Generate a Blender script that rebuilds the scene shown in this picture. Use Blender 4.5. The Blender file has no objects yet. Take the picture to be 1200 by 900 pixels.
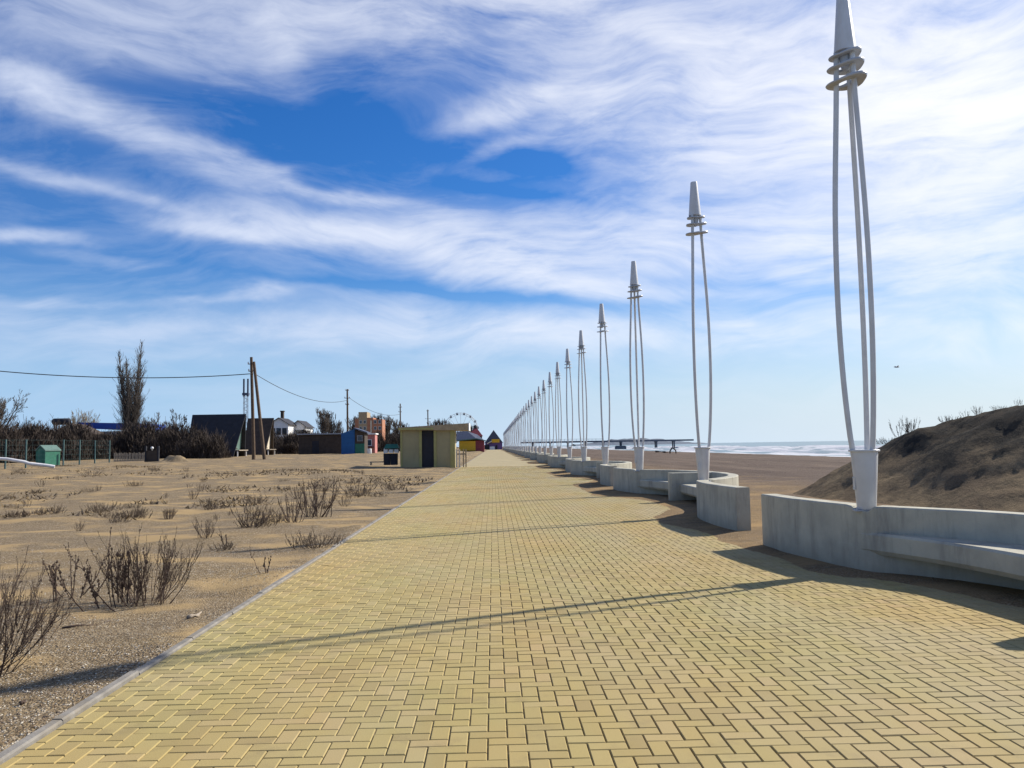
import bpy, bmesh, math, random
from mathutils import Vector, Matrix, noise
R = math.radians
scene = bpy.context.scene
C = scene.collection

# ------------------------------------------------------------------ camera, sky, sun, exposure
CAM = Vector((0.0, 0.0, 1.5))
PITCH, YAW, ROLL, FPX = R(4.2726), R(1.3585), R(0.9137), 971.68
_fw = Vector((math.sin(YAW) * math.cos(PITCH), math.cos(YAW) * math.cos(PITCH), math.sin(PITCH)))
_r = Vector((math.cos(YAW), -math.sin(YAW), 0.0))
_u = _r.cross(_fw)
_r2 = _r * math.cos(ROLL) - _u * math.sin(ROLL)
_u2 = _u * math.cos(ROLL) + _r * math.sin(ROLL)
cd = bpy.data.cameras.new('camera')
cam = bpy.data.objects.new('camera', cd)
C.objects.link(cam)
m = Matrix((_r2, _u2, -_fw)).transposed().to_4x4()
m.translation = CAM
cam.matrix_world = m
cd.sensor_width = 36.0
cd.lens = 36.0 * FPX / 1200.0
cd.clip_start = 0.05
cd.clip_end = 30000.0
scene.camera = cam

SUN_EL, SUN_ANG = R(36.8), R(27.0)          # elevation; horizontal angle from +X towards +Y
to_sun = Vector((math.cos(SUN_EL) * math.cos(SUN_ANG), math.cos(SUN_EL) * math.sin(SUN_ANG), math.sin(SUN_EL)))
sd = bpy.data.lights.new('sun', 'SUN')
sd.energy = 5.0
sd.angle = R(1.1)
sd.color = (1.0, 0.93, 0.82)
so = bpy.data.objects.new('sun', sd)
so.rotation_euler = (-to_sun).to_track_quat('-Z', 'Y').to_euler()
so.location = (30, 20, 40)
C.objects.link(so)

vs = scene.view_settings
vs.view_transform = 'Standard'
vs.look = 'None'
vs.exposure = 0.48
vs.gamma = 1.0
vs.use_curve_mapping = False
scene.cycles.max_bounces = 6
scene.cycles.diffuse_bounces = 3
scene.cycles.transparent_max_bounces = 8


class NT:
    """small helper to write node trees"""
    def __init__(self, tree):
        self.t = tree
        self.n = tree.nodes
        self.l = tree.links

    def add(self, kind, **kw):
        nd = self.n.new(kind)
        for k, v in kw.items():
            setattr(nd, k, v)
        return nd

    def put(self, sock, v):
        if isinstance(v, bpy.types.NodeSocket):
            self.l.new(v, sock)
        elif v is not None:
            sock.default_value = v

    def math(self, op, a, b=None, c=None, clamp=False):
        nd = self.add('ShaderNodeMath', operation=op, use_clamp=clamp)
        for s, v in zip(nd.inputs, (a, b, c)):
            self.put(s, v)
        return nd.outputs[0]

    def vmath(self, op, a, b=None, scale=None):
        nd = self.add('ShaderNodeVectorMath', operation=op)
        self.put(nd.inputs[0], a)
        if b is not None:
            self.put(nd.inputs[1], b)
        if scale is not None:
            self.put(nd.inputs['Scale'], scale)
        return nd.outputs['Value'] if op in ('DOT_PRODUCT', 'LENGTH', 'DISTANCE') else nd.outputs[0]

    def mapping(self, v, loc=(0, 0, 0), rot=(0, 0, 0), scale=(1, 1, 1), kind='POINT'):
        nd = self.add('ShaderNodeMapping', vector_type=kind)
        self.put(nd.inputs[0], v)
        nd.inputs[1].default_value = loc
        nd.inputs[2].default_value = rot
        nd.inputs[3].default_value = scale
        return nd.outputs[0]

    def noise(self, v, scale=5, detail=2, rough=0.5, dist=0.0, color=False):
        nd = self.add('ShaderNodeTexNoise')
        self.put(nd.inputs['Vector'], v)
        nd.inputs['Scale'].default_value = scale
        nd.inputs['Detail'].default_value = detail
        nd.inputs['Roughness'].default_value = rough
        nd.inputs['Distortion'].default_value = dist
        return nd.outputs['Color' if color else 'Fac']

    def voronoi(self, v, scale=5, feature='F1', out='Distance', rand=1.0):
        nd = self.add('ShaderNodeTexVoronoi', feature=feature)
        self.put(nd.inputs['Vector'], v)
        nd.inputs['Scale'].default_value = scale
        nd.inputs['Randomness'].default_value = rand
        return nd.outputs[out]

    def ramp(self, f, stops, interp='LINEAR'):
        nd = self.add('ShaderNodeValToRGB')
        self.put(nd.inputs[0], f)
        cr = nd.color_ramp
        cr.interpolation = interp
        while len(cr.elements) < len(stops):
            cr.elements.new(0.5)
        for e, (p, c) in zip(cr.elements, stops):
            e.position = p
            if not isinstance(c, (tuple, list)):
                c = (c, c, c)
            e.color = (*c[:3], 1.0)
        return nd.outputs[0]

    def mix(self, f, a, b, blend='MIX'):
        nd = self.add('ShaderNodeMix', data_type='RGBA', blend_type=blend)
        self.put(nd.inputs[0], f)
        for s, v in ((nd.inputs[6], a), (nd.inputs[7], b)):
            if isinstance(v, (tuple, list)):
                v = (*v[:3], 1.0)
            self.put(s, v)
        return nd.outputs[2]

    def maprange(self, v, a, b, c=0.0, d=1.0, smooth=False):
        nd = self.add('ShaderNodeMapRange')
        if smooth:
            nd.interpolation_type = 'SMOOTHSTEP'
        self.put(nd.inputs[0], v)
        for i, x in zip((1, 2, 3, 4), (a, b, c, d)):
            nd.inputs[i].default_value = x
        return nd.outputs[0]


# cirrus: each row is azimuth, elevation, half length, half height (degrees), tilt, amount
CLOUDS = [
    (-25.4,25.9,12.18,2.05,2.9,0.34), (-5.5,28.7,14.53,1.94,4.5,0.55), (-14.3,25.7,2.46,1.28,-54.6,0.22), (9.1,27.6,12.02,2.46,-12.2,0.38), (-21.4,23.9,7.71,1.06,-1.5,0.16),
    (-29.6,21.6,4.17,1.02,-6.2,0.62), (-25.8,20.7,3.71,0.82,-16.4,0.62), (-20.5,19.6,5.02,0.66,-22.2,0.34), (-14.3,17.9,4.37,0.54,-18.9,0.42), (-8.8,16.8,2.9,0.44,-5.7,0.75),
    (-18.7,18.2,6.23,0.84,-19.0,0.14), (-28.1,16.7,4.99,0.44,-6.3,0.36), (-21.8,15.6,4.54,0.37,-9.2,0.22), (-29.6,12.9,2.44,0.4,1.9,0.75), (-25.2,11.9,2.88,0.36,-0.7,0.26),
    (-18.6,14.4,3.72,0.48,-0.0,0.6), (-12.0,14.5,6.8,0.95,-4.5,0.72), (-4.4,15.8,4.13,0.79,-14.7,0.34), (-6.2,13.2,6.44,0.8,-12.9,0.5), (1.5,12.4,7.76,1.16,-12.6,0.62),
    (8.7,13.7,8.85,1.71,-8.4,0.4), (-0.9,13.9,9.55,1.26,-8.1,0.26), (-15.9,10.4,1.65,0.45,14.3,0.6), (-19.3,9.6,3.15,0.27,6.7,0.3), (-27.9,8.8,5.03,0.26,3.8,0.24),
    (-23.6,7.5,12.75,0.75,0.2,0.34), (-8.6,7.7,12.12,1.27,-1.6,0.48), (4.4,8.0,11.25,1.17,-5.3,0.36), (-14.2,6.2,19.31,0.68,0.7,0.18), (1.4,22.4,3.31,0.75,11.4,0.55),
    (2.2,20.6,4.79,0.54,15.1,0.22), (7.1,22.8,4.81,1.58,-7.4,0.34), (15.3,19.9,8.61,2.92,-12.8,0.5), (22.0,22.9,10.72,3.95,-8.6,0.62), (31.9,21.6,9.19,6.46,-12.4,0.72),
    (28.2,13.4,10.55,5.64,-7.5,0.62), (17.8,13.7,8.3,2.2,-9.8,0.52), (31.7,18.3,5.02,2.87,-10.9,0.4), (16.5,7.0,15.48,0.91,-6.9,0.34), (28.8,6.8,8.42,0.68,-7.9,0.34),
    (7.4,10.9,6.49,0.64,-8.0,0.26), (-0.7,26.2,9.68,1.01,-8.5,0.16), (-9.1,21.3,8.74,2.65,-4.6,-0.25), (4.0,19.2,4.82,0.88,-6.3,-0.45), (12.0,25.5,4.12,1.01,-22.0,-0.5),
    (27.7,22.7,3.51,0.66,-15.6,-0.6), (-0.9,10.5,14.28,0.41,-4.5,-0.4), (24.0,9.6,12.19,0.43,-7.0,-0.45), (2.8,17.3,5.41,0.45,-8.8,-0.35),
]
world = bpy.data.worlds.new('World')
scene.world = world
world.use_nodes = True
W = NT(world.node_tree)
W.n.clear()
sky = W.add('ShaderNodeTexSky', sky_type='NISHITA', sun_disc=False)
sky.sun_elevation = SUN_EL
sky.sun_rotation = math.pi / 2 - SUN_ANG
sky.air_density = 1.0
sky.dust_density = 0.6
sky.ozone_density = 2.0
d = W.add('ShaderNodeTexCoord').outputs['Generated']
sep = W.add('ShaderNodeSeparateXYZ')
W.l.new(d, sep.inputs[0])
az = W.math('MULTIPLY', W.math('ARCTAN2', sep.outputs[0], sep.outputs[1]), 57.2958)
el = W.math('MULTIPLY', W.math('ARCSINE', sep.outputs[2]), 57.2958)
comb = W.add('ShaderNodeCombineXYZ')
W.l.new(az, comb.inputs[0])
W.l.new(el, comb.inputs[1])
ae = comb.outputs[0]
# domain warp, then the placed streaks
w1 = W.noise(W.mapping(ae, scale=(0.07, 0.16, 1)), 1.0, 3, 0.55, color=True)
w2 = W.noise(W.mapping(ae, loc=(7, 3, 0), scale=(0.3, 0.55, 1)), 1.0, 3, 0.6, color=True)
off = W.vmath('MULTIPLY', W.vmath('SUBTRACT', w1, (0.5, 0.5, 0.5)), (4.5, 2.2, 0.0))
off2 = W.vmath('MULTIPLY', W.vmath('SUBTRACT', w2, (0.5, 0.5, 0.5)), (2.6, 0.9, 0.0))
wv = W.vmath('ADD', W.vmath('ADD', ae, off), off2)
dens = None
for (a0, e0, sa, se, tilt, amp) in CLOUDS:
    q = W.mapping(wv, loc=(a0, e0, 0), rot=(0, 0, R(tilt)), scale=(sa, se, 1), kind='TEXTURE')
    g = W.math('EXPONENT', W.math('MULTIPLY', W.vmath('DOT_PRODUCT', q, q), -0.95))
    dens = W.math('MULTIPLY_ADD', g, amp * ((0.80 if a0 < -4 else 0.95) if amp > 0 else 0.40), 0.0 if dens is None else dens)
# elsewhere in the sky: loose cirrus of no particular plan
out = W.maprange(W.math('ABSOLUTE', az), 38, 60, 0, 1, True)
outn = W.maprange(W.noise(W.mapping(ae, rot=(0, 0, 0.2), scale=(0.03, 0.1, 1)), 1.0, 5, 0.6, 0.6), 0.45, 0.75, 0, 0.5)
dens = W.math('ADD', dens, W.math('MULTIPLY', out, outn))
# fibres: noise drawn out along the wind, bent by a slow swirl
sw = W.noise(W.mapping(ae, loc=(11, 5, 0), scale=(0.055, 0.085, 1)), 1.0, 2, 0.5, color=True)
sw2 = W.noise(W.mapping(ae, loc=(2, 8, 0), scale=(0.22, 0.3, 1)), 1.0, 2, 0.5, color=True)
nv = W.vmath('ADD', ae, W.vmath('MULTIPLY', W.vmath('SUBTRACT', sw, (0.5, 0.5, 0.5)), (12.0, 9.0, 0.0)))
nv = W.vmath('ADD', nv, W.vmath('MULTIPLY', W.vmath('SUBTRACT', sw2, (0.5, 0.5, 0.5)), (1.6, 0.7, 0.0)))
f1 = W.noise(W.mapping(nv, rot=(0, 0, R(10)), scale=(0.06, 0.26, 1)), 1.0, 7, 0.56, 0.15)
f2 = W.noise(W.mapping(nv, loc=(3, 9, 0), rot=(0, 0, R(-8)), scale=(0.13, 0.62, 1)), 1.0, 7, 0.60, 0.2)
f3 = W.noise(W.mapping(nv, loc=(5, 1, 0), rot=(0, 0, R(18)), scale=(0.40, 1.3, 1)), 1.0, 7, 0.66, 0.2)
fib = W.math('ADD', W.math('ADD', W.math('MULTIPLY', f1, 1.2), W.math('MULTIPLY', f2, 0.75)), W.math('MULTIPLY', f3, 0.35))   # about 1.15
fib = W.maprange(fib, 0.80, 1.52, 0.15, 1.75)
dens = W.math('MULTIPLY', dens, fib)
dens = W.math('ADD', dens, W.maprange(fib, 0.7, 1.7, 0.02, 0.18))
mask = W.math('SUBTRACT', 1.0, W.math('EXPONENT', W.math('MULTIPLY', W.math('MAXIMUM', dens, 0.0), -1.55)))
mask = W.math('MULTIPLY', mask, W.maprange(el, 0.0, 6.0, 0.25, 1.0, True))
mask = W.math('MINIMUM', mask, 0.97)
hs = W.add('ShaderNodeHueSaturation')
hs.inputs['Saturation'].default_value = 1.38
hs.inputs['Value'].default_value = 1.0
W.l.new(sky.outputs[0], hs.inputs['Color'])
SKY_GAIN = (0.50, 0.78, 1.12)
skyc = W.mix(1.0, hs.outputs[0], SKY_GAIN, 'MULTIPLY')
skyc = W.mix(W.maprange(el, -1.0, 13.0, 1.0, 0.0, True), skyc, W.mix(W.maprange(az, -25.0, 30.0, 0.0, 1.0), (3.7, 5.6, 8.1), (6.6, 7.5, 8.2)))
sdot = W.math('MAXIMUM', W.vmath('DOT_PRODUCT', d, tuple(to_sun)), 0.0)
cl = W.mix(W.maprange(sdot, 0.2, 0.95, 0, 1), (7.0, 7.6, 9.0), (9.8, 9.8, 9.9))
col = W.mix(mask, skyc, cl)
bg = W.add('ShaderNodeBackground')
bg.inputs['Strength'].default_value = 0.081
W.l.new(col, bg.inputs[0])
wo = W.add('ShaderNodeOutputWorld')
W.l.new(bg.outputs[0], wo.inputs[0])


# ------------------------------------------------------------------ helpers
def ray(px, py):
    return _fw * FPX + _r2 * (px - 600.0) + _u2 * (450.0 - py)


def at(px, py, Y):
    """the place Y metres ahead of the viewpoint that the photo shows at (px, py)"""
    v = ray(px, py)
    return CAM + v * (Y / v.y)


def sstep(a, b, x):
    t = max(0.0, min(1.0, (x - a) / (b - a)))
    return t * t * (3 - 2 * t)


def nz(x, y, z=0.0):
    return noise.noise(Vector((x, y, z)))


def field_h(x, y):
    """height of the sandy field left of the promenade"""
    e = sstep(-2.6, -14.0, x) if x < -2.6 else 0.0
    h = 0.75 * sstep(20, 120, y) * max(e, 0.25 * sstep(-2.6, -4.0, x))
    r = sstep(-2.55, -3.6, x)
    h += r * (0.10 * nz(x * 0.35, y * 0.30) + 0.022 * nz(x * 1.1, y * 0.9, 3) + 0.016 * nz(x * 3.3, y * 3.1, 5))
    h += r * 0.16 * max(0.0, nz(x * 0.12, y * 0.16, 9)) * sstep(12, 40, y)
    if y < 60:
        h += r * 0.008 * nz(x * 11, y * 11, 2)
    # sand that has blown against and over the kerb in places
    sp = max(0.0, nz(y * 0.55, 3.3, 1) + 0.5 * nz(y * 2.3, 8.1, 4) - 0.05)
    h += min(0.10, 0.16 * sp) * sstep(-2.402, -2.50, x) * sstep(-3.3, -2.55, x)
    return h - 0.035


def on_field(px, py):
    v = ray(px, py)
    z = 0.0
    p = None
    for _ in range(25):
        p = CAM + v * ((z - CAM.z) / v.z)
        if p.y > 300 or v.z >= 0:
            p = CAM + v * (300.0 / v.y)
            break
        z = field_h(p.x, p.y)
    return Vector((p.x, p.y, field_h(p.x, p.y)))


class MB:
    """collects shapes, then links them as one mesh object"""
    def __init__(self):
        self.v, self.f, self.mi = [], [], []
        self.cur = 0

    def face(self, idx):
        self.f.append(tuple(idx))
        self.mi.append(self.cur)

    def poly(self, pts):
        b = len(self.v)
        self.v += [tuple(p) for p in pts]
        self.face(range(b, b + len(pts)))

    def box(self, c, s, rz=0.0, taper=1.0, rx=0.0):
        b = len(self.v)
        M = Matrix.Rotation(rz, 3, 'Z') @ Matrix.Rotation(rx, 3, 'X')
        for k in (-1, 1):
            t = taper if k > 0 else 1.0
            for sx, sy in ((-1, -1), (1, -1), (1, 1), (-1, 1)):
                p = M @ Vector((sx * s[0] / 2 * t, sy * s[1] / 2 * t, k * s[2] / 2)) + Vector(c)
                self.v.append(tuple(p))
        for q in ((3, 2, 1, 0), (4, 5, 6, 7), (0, 1, 5, 4), (1, 2, 6, 5), (2, 3, 7, 6), (3, 0, 4, 7)):
            self.face([b + i for i in q])

    def box2(self, lo, hi):
        self.box([(a + b) / 2 for a, b in zip(lo, hi)], [abs(b - a) for a, b in zip(lo, hi)])

    def tube(self, pts, radii, n=6, caps=True):
        pts = [Vector(p) for p in pts]
        if not isinstance(radii, (list, tuple)):
            radii = [radii] * len(pts)
        b = len(self.v)
        up = None
        for i, p in enumerate(pts):
            t = (pts[min(i + 1, len(pts) - 1)] - pts[max(i - 1, 0)])
            if t.length < 1e-9:
                t = Vector((0, 0, 1))
            t.normalize()
            if up is None:
                up = t.orthogonal().normalized()
            else:
                up = up - t * up.dot(t)
                if up.length < 1e-6:
                    up = t.orthogonal()
                up.normalize()
            w = t.cross(up)
            for k in range(n):
                a = 2 * math.pi * k / n
                self.v.append(tuple(p + (up * math.cos(a) + w * math.sin(a)) * radii[i]))
        for i in range(len(pts) - 1):
            for k in range(n):
                k2 = (k + 1) % n
                self.face((b + i * n + k, b + i * n + k2, b + (i + 1) * n + k2, b + (i + 1) * n + k))
        if caps:
            self.face([b + k for k in range(n)][::-1])
            e = b + (len(pts) - 1) * n
            self.face([e + k for k in range(n)])

    def lathe(self, prof, n=24, c=(0, 0, 0)):
        b = len(self.v)
        for r, z in prof:
            for k in range(n):
                a = 2 * math.pi * k / n
                self.v.append((c[0] + r * math.cos(a), c[1] + r * math.sin(a), c[2] + z))
        for i in range(len(prof) - 1):
            for k in range(n):
                k2 = (k + 1) % n
                self.face((b + i * n + k, b + i * n + k2, b + (i + 1) * n + k2, b + (i + 1) * n + k))
        self.face([b + k for k in range(n)][::-1])
        e = b + (len(prof) - 1) * n
        self.face([e + k for k in range(n)])

    def sweep(self, sections, closed=True, caps=True):
        """sections: equal-length loops of points"""
        b = len(self.v)
        n = len(sections[0])
        for s in sections:
            self.v += [tuple(p) for p in s]
        for i in range(len(sections) - 1):
            for k in range(n if closed else n - 1):
                k2 = (k + 1) % n
                self.face((b + i * n + k, b + i * n + k2, b + (i + 1) * n + k2, b + (i + 1) * n + k))
        if caps:
            self.face([b + k for k in range(n)][::-1])
            e = b + (len(sections) - 1) * n
            self.face([e + k for k in range(n)])

    def grid(self, xs, ys, fn):
        b = len(self.v)
        for y in ys:
            for x in xs:
                self.v.append((x, y, fn(x, y)))
        n = len(xs)
        for j in range(len(ys) - 1):
            for i in range(n - 1):
                self.face((b + j * n + i, b + j * n + i + 1, b + (j + 1) * n + i + 1, b + (j + 1) * n + i))

    def build(self, name, mats, parent=None, smooth=False, loc=None, fix=True):
        me = bpy.data.meshes.new(name)
        me.from_pydata(self.v, [], self.f)
        if not isinstance(mats, (list, tuple)):
            mats = [mats]
        for mt in mats:
            me.materials.append(mt)
        if len(mats) > 1:
            me.polygons.foreach_set('material_index', self.mi)
        if fix:
            bm = bmesh.new()
            bm.from_mesh(me)
            bmesh.ops.recalc_face_normals(bm, faces=bm.faces)
            bm.to_mesh(me)
            bm.free()
        if smooth:
            me.shade_smooth()
            if isinstance(smooth, float):
                try:
                    me.set_sharp_from_angle(angle=smooth)
                except Exception:
                    pass
        me.update()
        o = bpy.data.objects.new(name, me)
        C.objects.link(o)
        if parent is not None:
            o.parent = parent
        if loc is not None:
            o.location = loc
        return o


def tag(o, label, cat, group=None):
    o['label'] = label
    o['category'] = cat
    if group:
        o['group'] = group
    return o


def struct(o, kind='structure'):
    o['kind'] = kind
    return o


def empty(name, loc, rz=0.0, label=None, cat=None, group=None):
    o = bpy.data.objects.new(name, None)
    o.empty_display_size = 0.2
    o.location = loc
    o.rotation_euler = (0, 0, rz)
    C.objects.link(o)
    if label:
        tag(o, label, cat, group)
    return o


def copy_tree(o, parent=None):
    c = o.copy()
    C.objects.link(c)
    if parent is not None:
        c.parent = parent
    for ch in list(o.children):
        copy_tree(ch, c)
    return c


# ------------------------------------------------------------------ materials
def new_mat(name):
    mt = bpy.data.materials.new(name)
    mt.use_nodes = True
    T = NT(mt.node_tree)
    b = T.n['Principled BSDF']
    return mt, T, b


def plain(name, col, rough=0.6, var=0.25, scale=6.0, bump=0.15, metal=0.0, spec=0.4, coords='Object', bscale=None, dirt=None):
    """a solid colour with uneven tone, a little grain and optional weather stains"""
    mt, T, b = new_mat(name)
    tc = T.add('ShaderNodeTexCoord').outputs[coords]
    n1 = T.noise(tc, scale, 5, 0.6)
    lo = tuple(c * (1 - var) for c in col)
    hi = tuple(min(1.0, c * (1 + var)) for c in col)
    c = T.ramp(n1, [(0.3, lo), (0.7, hi)])
    if dirt:
        n2 = T.noise(T.mapping(tc, scale=(1, 1, 0.25)), scale * 0.6, 4, 0.7)
        c = T.mix(T.maprange(n2, 0.52, 0.75, 0, 0.7), c, dirt)
    T.l.new(c, b.inputs['Base Color'])
    b.inputs['Roughness'].default_value = rough
    b.inputs['Metallic'].default_value = metal
    b.inputs['Specular IOR Level'].default_value = spec
    if bump:
        bp = T.add('ShaderNodeBump')
        bp.inputs['Strength'].default_value = bump
        bp.inputs['Distance'].default_value = 0.02
        T.l.new(T.noise(tc, bscale or scale * 6, 4, 0.6), bp.inputs['Height'])
        T.l.new(bp.outputs[0], b.inputs['Normal'])
    return mt


# paving
def paver_mat():
    mt, T, b = new_mat('yellow paving block')
    geo = T.add('ShaderNodeNewGeometry')
    pos = geo.outputs['Position']
    rnd = geo.outputs['Random Per Island']
    c = T.ramp(rnd, [(0.0, (0.302, 0.236, 0.100)), (0.25, (0.355, 0.286, 0.118)), (0.6, (0.373, 0.298, 0.118)), (0.85, (0.390, 0.317, 0.142)), (1.0, (0.387, 0.299, 0.142))])
    big = T.noise(T.mapping(pos, scale=(0.5, 0.22, 1)), 1.0, 4, 0.6)
    c = T.mix(T.maprange(big, 0.36, 0.64), T.mix(1.0, c, (0.95, 1.0, 0.96), 'MULTIPLY'), T.mix(1.0, c, (1.07, 0.96, 0.86), 'MULTIPLY'))
    fine = T.noise(pos, 160, 4, 0.7)
    c = T.mix(T.maprange(fine, 0.25, 0.75, 0.0, 0.34), c, (0.20, 0.152, 0.08))
    stain = T.noise(pos, 3.1, 6, 0.7)
    c = T.mix(T.maprange(stain, 0.55, 0.72, 0.0, 0.42), c, (0.175, 0.132, 0.07))
    sand = T.noise(T.mapping(pos, loc=(4, 1, 0), scale=(0.9, 0.3, 1)), 1.0, 5, 0.65)
    sep = T.add('ShaderNodeSeparateXYZ')
    T.l.new(pos, sep.inputs[0])
    edge = T.maprange(sep.outputs[0], 0.6, 3.6, 0.0, 0.35, True)
    far = T.maprange(sep.outputs[1], 9.0, 40.0, 0.0, 0.35)
    dust = T.math('MULTIPLY', T.maprange(sand, 0.40, 0.62, 0.0, 1.0), T.math('ADD', T.math('ADD', edge, far), 0.26))
    c = T.mix(dust, c, (0.345, 0.285, 0.165))
    T.l.new(c, b.inputs['Base Color'])
    b.inputs['Roughness'].default_value = 0.85
    b.inputs['Specular IOR Level'].default_value = 0.25
    bp = T.add('ShaderNodeBump')
    bp.inputs['Strength'].default_value = 0.25
    bp.inputs['Distance'].default_value = 0.004
    T.l.new(T.noise(pos, 130, 3, 0.7), bp.inputs['Height'])
    T.l.new(bp.outputs[0], b.inputs['Normal'])
    return mt


M_PAVER = paver_mat()
M_JOINT = plain('sand filled joint', (0.17, 0.13, 0.066), 0.95, 0.35, 14, 0.1, coords='Object')
M_PAVE_FAR = plain('distant paving', (0.330, 0.270, 0.145), 0.85, 0.14, 0.5, 0.0)

P_L, P_R, P_FAR = -2.41, 4.75, 62.0
rng = random.Random(5)
pv = MB()
U = 0.1


def paver(x0, x1, y0, y1):
    x0c, x1c = max(x0, P_L), min(x1, P_R)
    if x1c - x0c < 0.02:
        return
    g, bv, dp = 0.0029, 0.0042, 0.0050
    x0c += g; x1c -= g; y0 += g; y1 -= g
    z = rng.gauss(0, 0.0009) + 0.004 * nz(x0 * 0.7, y0 * 0.7, 12)
    kk = 3.0 if rng.random() < 0.04 else 1.0
    tx, ty = rng.gauss(0, 0.0045) * kk, rng.gauss(0, 0.0045) * kk
    cx, cy = (x0c + x1c) / 2, (y0 + y1) / 2
    b = len(pv.v)
    for (ins, dz) in ((0.0, -0.016), (0.0, -dp), (bv, 0.0)):
        for (x, y) in ((x0c + ins, y0 + ins), (x1c - ins, y0 + ins), (x1c - ins, y1 - ins), (x0c + ins, y1 - ins)):
            pv.v.append((x, y, z + dz + tx * (x - cx) + ty * (y - cy)))
    pv.face((b + 8, b + 9, b + 10, b + 11))
    for r0 in (0, 4):
        for k in range(4):
            k2 = (k + 1) % 4
            pv.face((b + r0 + k, b + r0 + k2, b + r0 + 4 + k2, b + r0 + 4 + k))


def keep(x, y):
    return y > -1.0 and y < P_FAR and (y > 3.0 or abs(x) < 3.0)


nmax = int(P_FAR / U) + 80
for k in range(-40, nmax):
    for mm in range(-nmax, nmax):
        # 90 degree herringbone: one lying and one standing block per cell
        ix, iy = k + 2 * mm, k - 2 * mm
        for (ax, ay, w, h) in ((ix, iy, 2, 1), (ix + 3, iy, 1, 2)):
            x1 = -ax * U + 0.05
            x0 = x1 - w * U
            y0 = ay * U
            if x1 < P_L or x0 > P_R or y0 < -1.0 or y0 > P_FAR:
                continue
            paver(x0, x1, y0, y0 + h * U)
o = pv.build('promenade_paving', M_PAVER, fix=False)
struct(o)
jb = MB()
jb.poly([(P_L, -1.2, -0.0080), (P_R, -1.2, -0.0080), (P_R, P_FAR + 0.2, -0.0080), (P_L, P_FAR + 0.2, -0.0080)])
struct(jb.build('paving_bed', M_JOINT, fix=False))
fb = MB()
ys = [P_FAR + 0.2, 90, 130, 190, 270, 372]
for a, b_ in zip(ys, ys[1:]):
    fb.poly([(P_L, a, -0.003), (P_R - 0.6, a, -0.003), (P_R - 0.6, b_, -0.003), (P_L, b_, -0.003)])
struct(fb.build('far_promenade', M_PAVE_FAR, fix=False))

# kerb of one metre stones
M_KERB = plain('kerb concrete', (0.205, 0.190, 0.165), 0.9, 0.28, 7, 0.25, dirt=(0.20, 0.16, 0.10))
kb = MB()
y = -1.2
while y < 372:
    L = 1.0 if y < 70 else 10.0
    dx, dz = rng.gauss(0, 0.003), rng.gauss(0, 0.003)
    x0, x1 = P_L - 0.070 + dx, P_L - 0.003 + dx
    z0, z1 = -0.15, 0.018 + dz
    ch = 0.010
    sec = [(x0, z0), (x1, z0), (x1, z1 - ch), (x1 - ch, z1), (x0 + ch, z1), (x0, z1 - ch)]
    kb.sweep([[(p[0], y + 0.003, p[1]) for p in sec], [(p[0], y + L - 0.003, p[1]) for p in sec]])
    y += L
struct(kb.build('kerb', M_KERB))


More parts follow.
